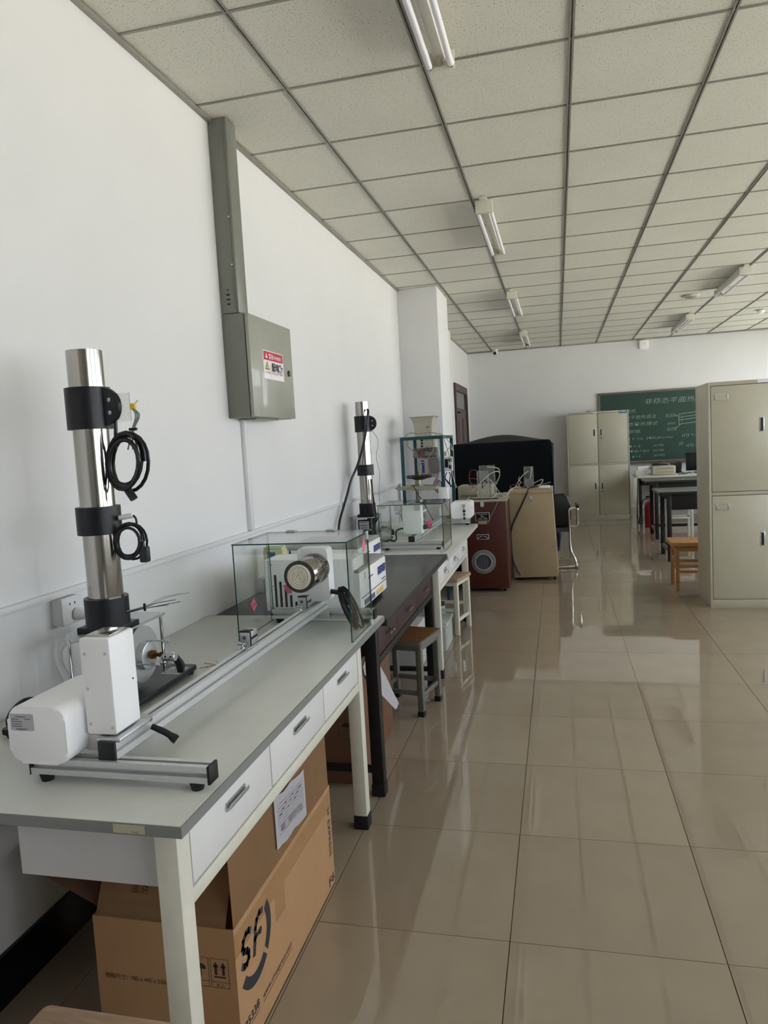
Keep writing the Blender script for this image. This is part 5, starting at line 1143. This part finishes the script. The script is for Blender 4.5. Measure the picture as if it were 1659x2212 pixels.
for z in (1.29, 1.315): part('gauge_knob', cyl(B(), (-1.275, 6.86, z), (-1.245, 6.86, z), .006, n=10), M['black'], tf)
pn_ = part('socket_panel', box(B(), -1.045, -.965, 6.80, 6.83, 1.21, 1.345, .003), M['sticker'], tf)
for x, z, hw, hh in ((-1.022, 1.285, .016, .04), (-.985, 1.315, .014, .018), (-.985, 1.25, .014, .018)): part('socket', box(B(), x-hw, x+hw, 6.792, 6.80, z-hh, z+hh, .003), M['black'], pn_)
part('hose', tube(B(), [(-1.155, 6.85, 1.54), (-1.145, 6.83, 1.47), (-1.15, 6.82, 1.40), (-1.19, 6.82, 1.35), (-1.205, 6.83, 1.28), (-1.19, 6.83, 1.2), (-1.15, 6.83, 1.165), (-1.11, 6.84, 1.15)], .005, 8, 6), M['seat_pink'], tf)
for i, P in enumerate(([(-1.36, 6.70, 1.50), (-1.375, 6.68, 1.55), (-1.33, 6.67, 1.585), (-1.26, 6.68, 1.575), (-1.15, 6.70, 1.58), (-1.08, 6.72, 1.565)], [(-1.37, 6.69, 1.49), (-1.36, 6.68, 1.46), (-1.32, 6.70, 1.42), (-1.31, 6.75, 1.40)], [(-1.08, 6.70, 1.565), (-1.04, 6.72, 1.555), (-1.01, 6.75, 1.45), (-.985, 6.78, 1.33), (-.97, 6.78, 1.2), (-.95, 6.78, 1.10), (-.935, 6.78, 1.06), (-.95, 6.78, 1.05)], [(-1.06, 6.70, 1.56), (-1.02, 6.72, 1.54), (-.97, 6.76, 1.46), (-.955, 6.78, 1.40), (-.98, 6.78, 1.43), (-1.01, 6.78, 1.40)])):
    part('lead_wire', tube(B(), P, .004, 6, 6), M['wire_g' if i < 2 else 'wire_w'], tf)
part('plug', box(B(), -1.045, -1.015, 6.77, 6.80, 1.355, 1.395, .004), M['wire_w'], tf)
for i in range(7): part('lead_wire', tube(B(), [(-1.12+.012*i, 6.80, 1.15-.01*i), (-1.145+.014*i, 6.78, 1.11), (-1.15+.015*i, 6.78, 1.06), (-1.10+.004*i, 6.8, .99), (-1.09, 6.8, .93)], .0045, 6, 4), M[('ink', 'copper', 'ink', 'copper', 'wire_g', 'ink', 'copper')[i]], tf)
for P in ([(-1.02, 6.78, 1.20), (-1.035, 6.76, 1.15), (-1.0, 6.76, 1.10), (-.98, 6.78, 1.07)], [(-1.0, 6.78, 1.2), (-.985, 6.76, 1.18), (-.995, 6.76, 1.11), (-.99, 6.78, 1.06)], [(-1.04, 6.78, 1.14), (-1.0, 6.76, 1.09), (-.955, 6.78, 1.05)]): part('lead_wire', tube(B(), P, .005, 6, 5), M['black'], tf)
pr = thing('screw_press', 'screw press with black handwheel and chrome column on far bench', 'press', (-1.18, 6.2, T3))
pxc, pyc = -1.185, 6.2
part('press_base', box(B(), -1.40, -1.04, 6.08, 6.28, T3, T3+.035, .004), M['press'], pr)
part('press_beam', prism(B(), ((-.20, 0), (-.165, -.022), (.165, -.022), (.165, .0), (.06, .012), (-.10, .012)), (pxc, 6.12, 1.112), X_, Z_, (0, .16, 0), .002), M['press'], pr)
for x in (-1.362, -1.186):
    part('column', cyl(B(), (x, pyc, T3+.035), (x, pyc, 1.09), .017, n=24), M['chrome' if x < -1.3 else 'gold_cyl'], pr)
part('column_nut', lathe(B(), [(.018, 0), (.018, .014), (.02, .02), (.02, .034), (.012, .044), (0, .046)], (-1.362, pyc, 1.105), 20), M['chrome'], pr)
part('spindle_sleeve', lathe(B(), [(.05, 0), (.05, .016), (.032, .018), (.032, .07)], (pxc, pyc, 1.115), 24), M['gold_cyl'], pr)
part('handwheel', lathe(B(), [(.03, -.02), (.04, -.028), (.07, -.016), (.105, -.012), (.114, 0), (.108, .012), (.09, .010), (.06, .004), (.012, .004)], (pxc+.01, pyc, 1.20), 48), M['leather'], pr)
part('spindle', cyl(B(), (pxc+.01, pyc, 1.20), (pxc+.01, pyc, 1.252), .0115, n=16), M['brass'], pr)
bm = B()
for i in range(9): cyl(bm, (-1.22+.022*i, 6.125, 1.084), (-1.22+.022*i, 6.125, 1.09), .005, n=8)
part('bolt_row', bm, M['print'], pr)
part('black_lead', tube(B(), [(-1.235, 6.14, 1.125), (-1.21, 6.1, 1.128), (-1.18, 6.1, 1.06), (-1.13, 6.1, .98), (-1.09, 6.1, .90), (-1.05, 6.1, .82), (-1.04, 6.1, .78)], .004, 6, 5), M['ink'], pr)
part('mid_clamp', box(B(), -1.40, -1.33, 6.17, 6.23, .88, .895, .003), M['alu2'], pr)
wbx = thing('white_box', 'plain white box on the far bench below the screw press', 'box', (-1.36, 6.0, T3))
part('card', box(B(), -1.42, -1.30, 5.93, 6.05, T3, T3+.075, .003), M['white2'], wbx)
# ------------------------------------------------------------------ right side: tables, stools, extinguisher, far desk
def black_table(label, x0, x1, y0, y1, zt, lx0, ly0, ly1, panel=True):
    t = thing('black_table', label, 'table', ((x0+x1)/2, (y0+y1)/2, 0)); lw = .046
    part('table_top', box(B(), x0, x1, y0, y1, zt-.028, zt, .002), M['table_top'], t); part('top_edge', box(B(), x0-.001, x1, y0-.002, y0, zt-.028, zt-.001), M['black_paint'], t)
    for x in (lx0, x1-.12):
        for y in (ly0, ly1): part('leg', box(B(), x, x+lw, y, y+lw, 0, zt-.028, .002), M['black_paint'], t)
        part('foot_rail', box(B(), x+.008, x+lw-.008, ly0+lw, ly1, .10, .135, .002), M['white2' if False else 'table_top'], t)
        part('top_rail', box(B(), x+.008, x+lw-.008, ly0+lw, ly1, zt-.09, zt-.028, .002), M['black_paint'], t)
    if panel: part('front_panel', box(B(), lx0+lw+.004, x1-.13, ly0+.006, ly0+.024, zt-.205, zt-.03, .002), M['black_paint'], t)
    part('back_rail', box(B(), lx0+lw, x1-.12, ly1+.01, ly1+.035, .10, .14, .002), M['black_paint'], t)
    return t
black_table('black lab table with grey top just beyond the wooden stool', 1.083, 2.65, 8.60, 9.28, .79, 1.165, 8.63, 9.18)
black_table('second black lab table with grey top, behind the first one', 1.145, 2.75, 10.39, 11.10, .80, 1.253, 10.43, 10.98)
def wood_stool():
    t = thing('wooden_stool', 'light wooden stool with slatted rungs half hidden by the right cabinet', 'stool', (1.18, 7.2, 0)); x0, x1, y0, y1 = .978, 1.36, 7.02, 7.40
    part('seat', rbox(B(), x0, x1, y0, y1, .415, .452, .012, 'z', 3, .004), M['seat_wood'], t)
    for x, xb in ((x0+.03, x0+.05), (x1-.07, x1-.09)):
        for y in (y0+.02, y1-.06): part('leg', box(B(), x+(.018 if x < 1.1 else -.018)*.5, x+.04, y, y+.032, 0, .415, .003), M['seat_wood'], t)
    for y in (y0+.022, y1-.056):
        for z in (.365, .215, .165): part('rung', box(B(), x0+.07, x1-.07, y+.006, y+.026, z, z+(.048 if z > .3 else .026), .002), M['seat_wood'], t)
    for x in (x0+.044, x1-.062):
        for z in (.365, .25): part('rung', box(B(), x, x+.02, y0+.052, y1-.06, z, z+.035, .002), M['seat_wood'], t)
wood_stool()
stool('white framed stool between the two black lab tables', 1.575, 10.53, 0, .56, .34, .32, M['seat_pink'], M['white2'], False, .026, False, (('x', .28), ('y', .28)))
ex = thing('fire_extinguisher', 'red fire extinguisher with black hose on floor by the far tables', 'fire extinguisher', (1.335, 11.75, 0)); ec = (1.332, 11.78)
part('cylinder', lathe(B(), [(.066, 0), (.070, .01), (.070, .33), (.062, .365), (.04, .39), (.024, .40)], (*ec, 0), 28), M['ext_red'], ex)
part('valve', cyl(B(), (*ec, .40), (*ec, .455), .018, n=16), M['alu2'], ex); part('lever', box(B(), ec[0]-.05, ec[0]+.04, ec[1]-.012, ec[1]+.012, .455, .485, .004), M['black'], ex)
part('hose', tube(B(), [(ec[0]-.02, ec[1]-.01, .44), (ec[0]-.07, ec[1]-.02, .435), (ec[0]-.10, ec[1]-.03, .40), (ec[0]-.115, ec[1]-.03, .30), (ec[0]-.13, ec[1]-.03, .20)], .009, 8, 5), M['cable'], ex)
part('horn', cyl(B(), (ec[0]-.13, ec[1]-.03, .20), (ec[0]-.148, ec[1]-.04, .06), .012, .026, 16), M['black'], ex)
lb = thing('leaning_board', 'narrow pale grey board leaning against the far desk', 'board', (1.13, 11.8, 0))
part('board', prism(B(), rect(0, 0, .062, .80), (1.075, 11.72, .002), X_, Vector((.055, .30, .96)).normalized(), (0, .018, -.005), .002), M['cab'], lb)
fd = thing('far_desk', 'white topped long desk below the chalkboard with instruments on it', 'desk', (1.9, 12.7, 0))
part('desk_top', box(B(), 1.20, 3.6, 12.15, 12.95, .735, .765, .003), M['white2'], fd); part('apron', box(B(), 1.24, 3.56, 12.18, 12.20, .62, .735, .002), M['black_paint'], fd)
for x in (1.23, 3.53):
    for y in (12.18, 12.87): part('leg', box(B(), x, x+.045, y, y+.045, 0, .735, .002), M['black_paint'], fd)
part('back_panel', box(B(), 1.28, 3.53, 12.88, 12.90, .25, .735, .002), M['apron_g'], fd)
for lbl, q in (('lower white box of the stack on the far desk', (1.225, 1.42, 12.55, 12.80, .766, .835)), ('upper white box of the stack on the far desk', (1.255, 1.455, 12.56, 12.80, .836, .90))):
    g = thing('white_box', lbl, 'box', (q[0], q[2], q[4])); part('card', box(B(), *q, .003), M['white'], g); part('lid_seam', box(B(), q[0]-.001, q[1]+.001, q[2]-.001, q[3]+.001, q[5]-.02, q[5]-.018), M['clip'], g)
bi = thing('beige_instrument', 'beige slotted power supply box on the far desk', 'instrument', (1.65, 12.5, .766))
part('case', box(B(), 1.46, 1.80, 12.30, 12.60, .772, .905, .005), M['hopper'], bi)
for z in (.795, .85): part('vent_recess', box(B(), 1.50, 1.765, 12.298, 12.302, z, z+.036), M['crate'], bi)
for x in (1.48, 1.78): part('foot', box(B(), x-.01, x+.01, 12.32, 12.58, .766, .773), M['black'], bi)
bt = thing('black_carry_bag', 'black bag with grey strap behind the beige power supply', 'bag', (1.72, 12.75, .766))
part('bag_body', prism(B(), ((-.22, 0), (.22, 0), (.225, .14), (.235, .165), (.20, .172), (.05, .150), (-.06, .152), (-.19, .165), (-.225, .150)), (1.72, 12.68, .767), X_, Z_, (0, .12, 0), .006), M['leather'], bt)
part('strap', prism(B(), ((-.07, .185), (-.05, .19), (.06, .15), (.05, .135)), (1.72, 12.665, .767), X_, Z_, (0, .012, 0), .002), M['grey_top2'], bt)
mo = thing('computer_monitor', 'black computer monitor at the cabinet edge on the far desk', 'monitor', (2.2, 12.6, .766))
part('bezel', box(B(), 2.00, 2.50, 12.58, 12.62, .80, 1.09, .006), M['black'], mo); part('screen', box(B(), 2.015, 2.485, 12.578, 12.581, .82, 1.078), M['screen'], mo)
part('stand_neck', box(B(), 2.22, 2.28, 12.62, 12.65, .775, .95, .004), M['black'], mo); part('stand_foot', rbox(B(), 2.13, 2.37, 12.52, 12.74, .766, .776, .05, 'z', 4), M['black'], mo)
cbz = thing('desk_cable', 'black cables lying on the far desk beside power supply', 'cable', (1.9, 12.4, .766))
part('cord', tube(B(), [(1.83, 12.5, .80), (1.85, 12.45, .86), (1.90, 12.40, .80), (1.93, 12.36, .772), (1.86, 12.27, .772), (1.83, 12.25, .772), (1.95, 12.27, .772), (2.0, 12.32, .79), (2.02, 12.3, .772)], .006, 6, 5), M['cable'], cbz)

sp_ = thing('wood_splinters', 'few brown wood splinters lying on near bench beside the rail', 'debris', (-1.14, 2.2, T1)); rr = random.Random(4); bm = B()
for i in range(9):
    x, y, a = -1.155+rr.uniform(-.035, .035), 2.24+rr.uniform(-.05, .05), rr.uniform(0, 3.1); l = rr.uniform(.01, .03); tube(bm, [(x-l*math.cos(a), y-l*math.sin(a), T1+.0012), (x+l*math.cos(a), y+l*math.sin(a), T1+.0016)], .0009, 5)
q = part('splinters', bm, M['brass'], sp_); q['kind'] = 'stuff'
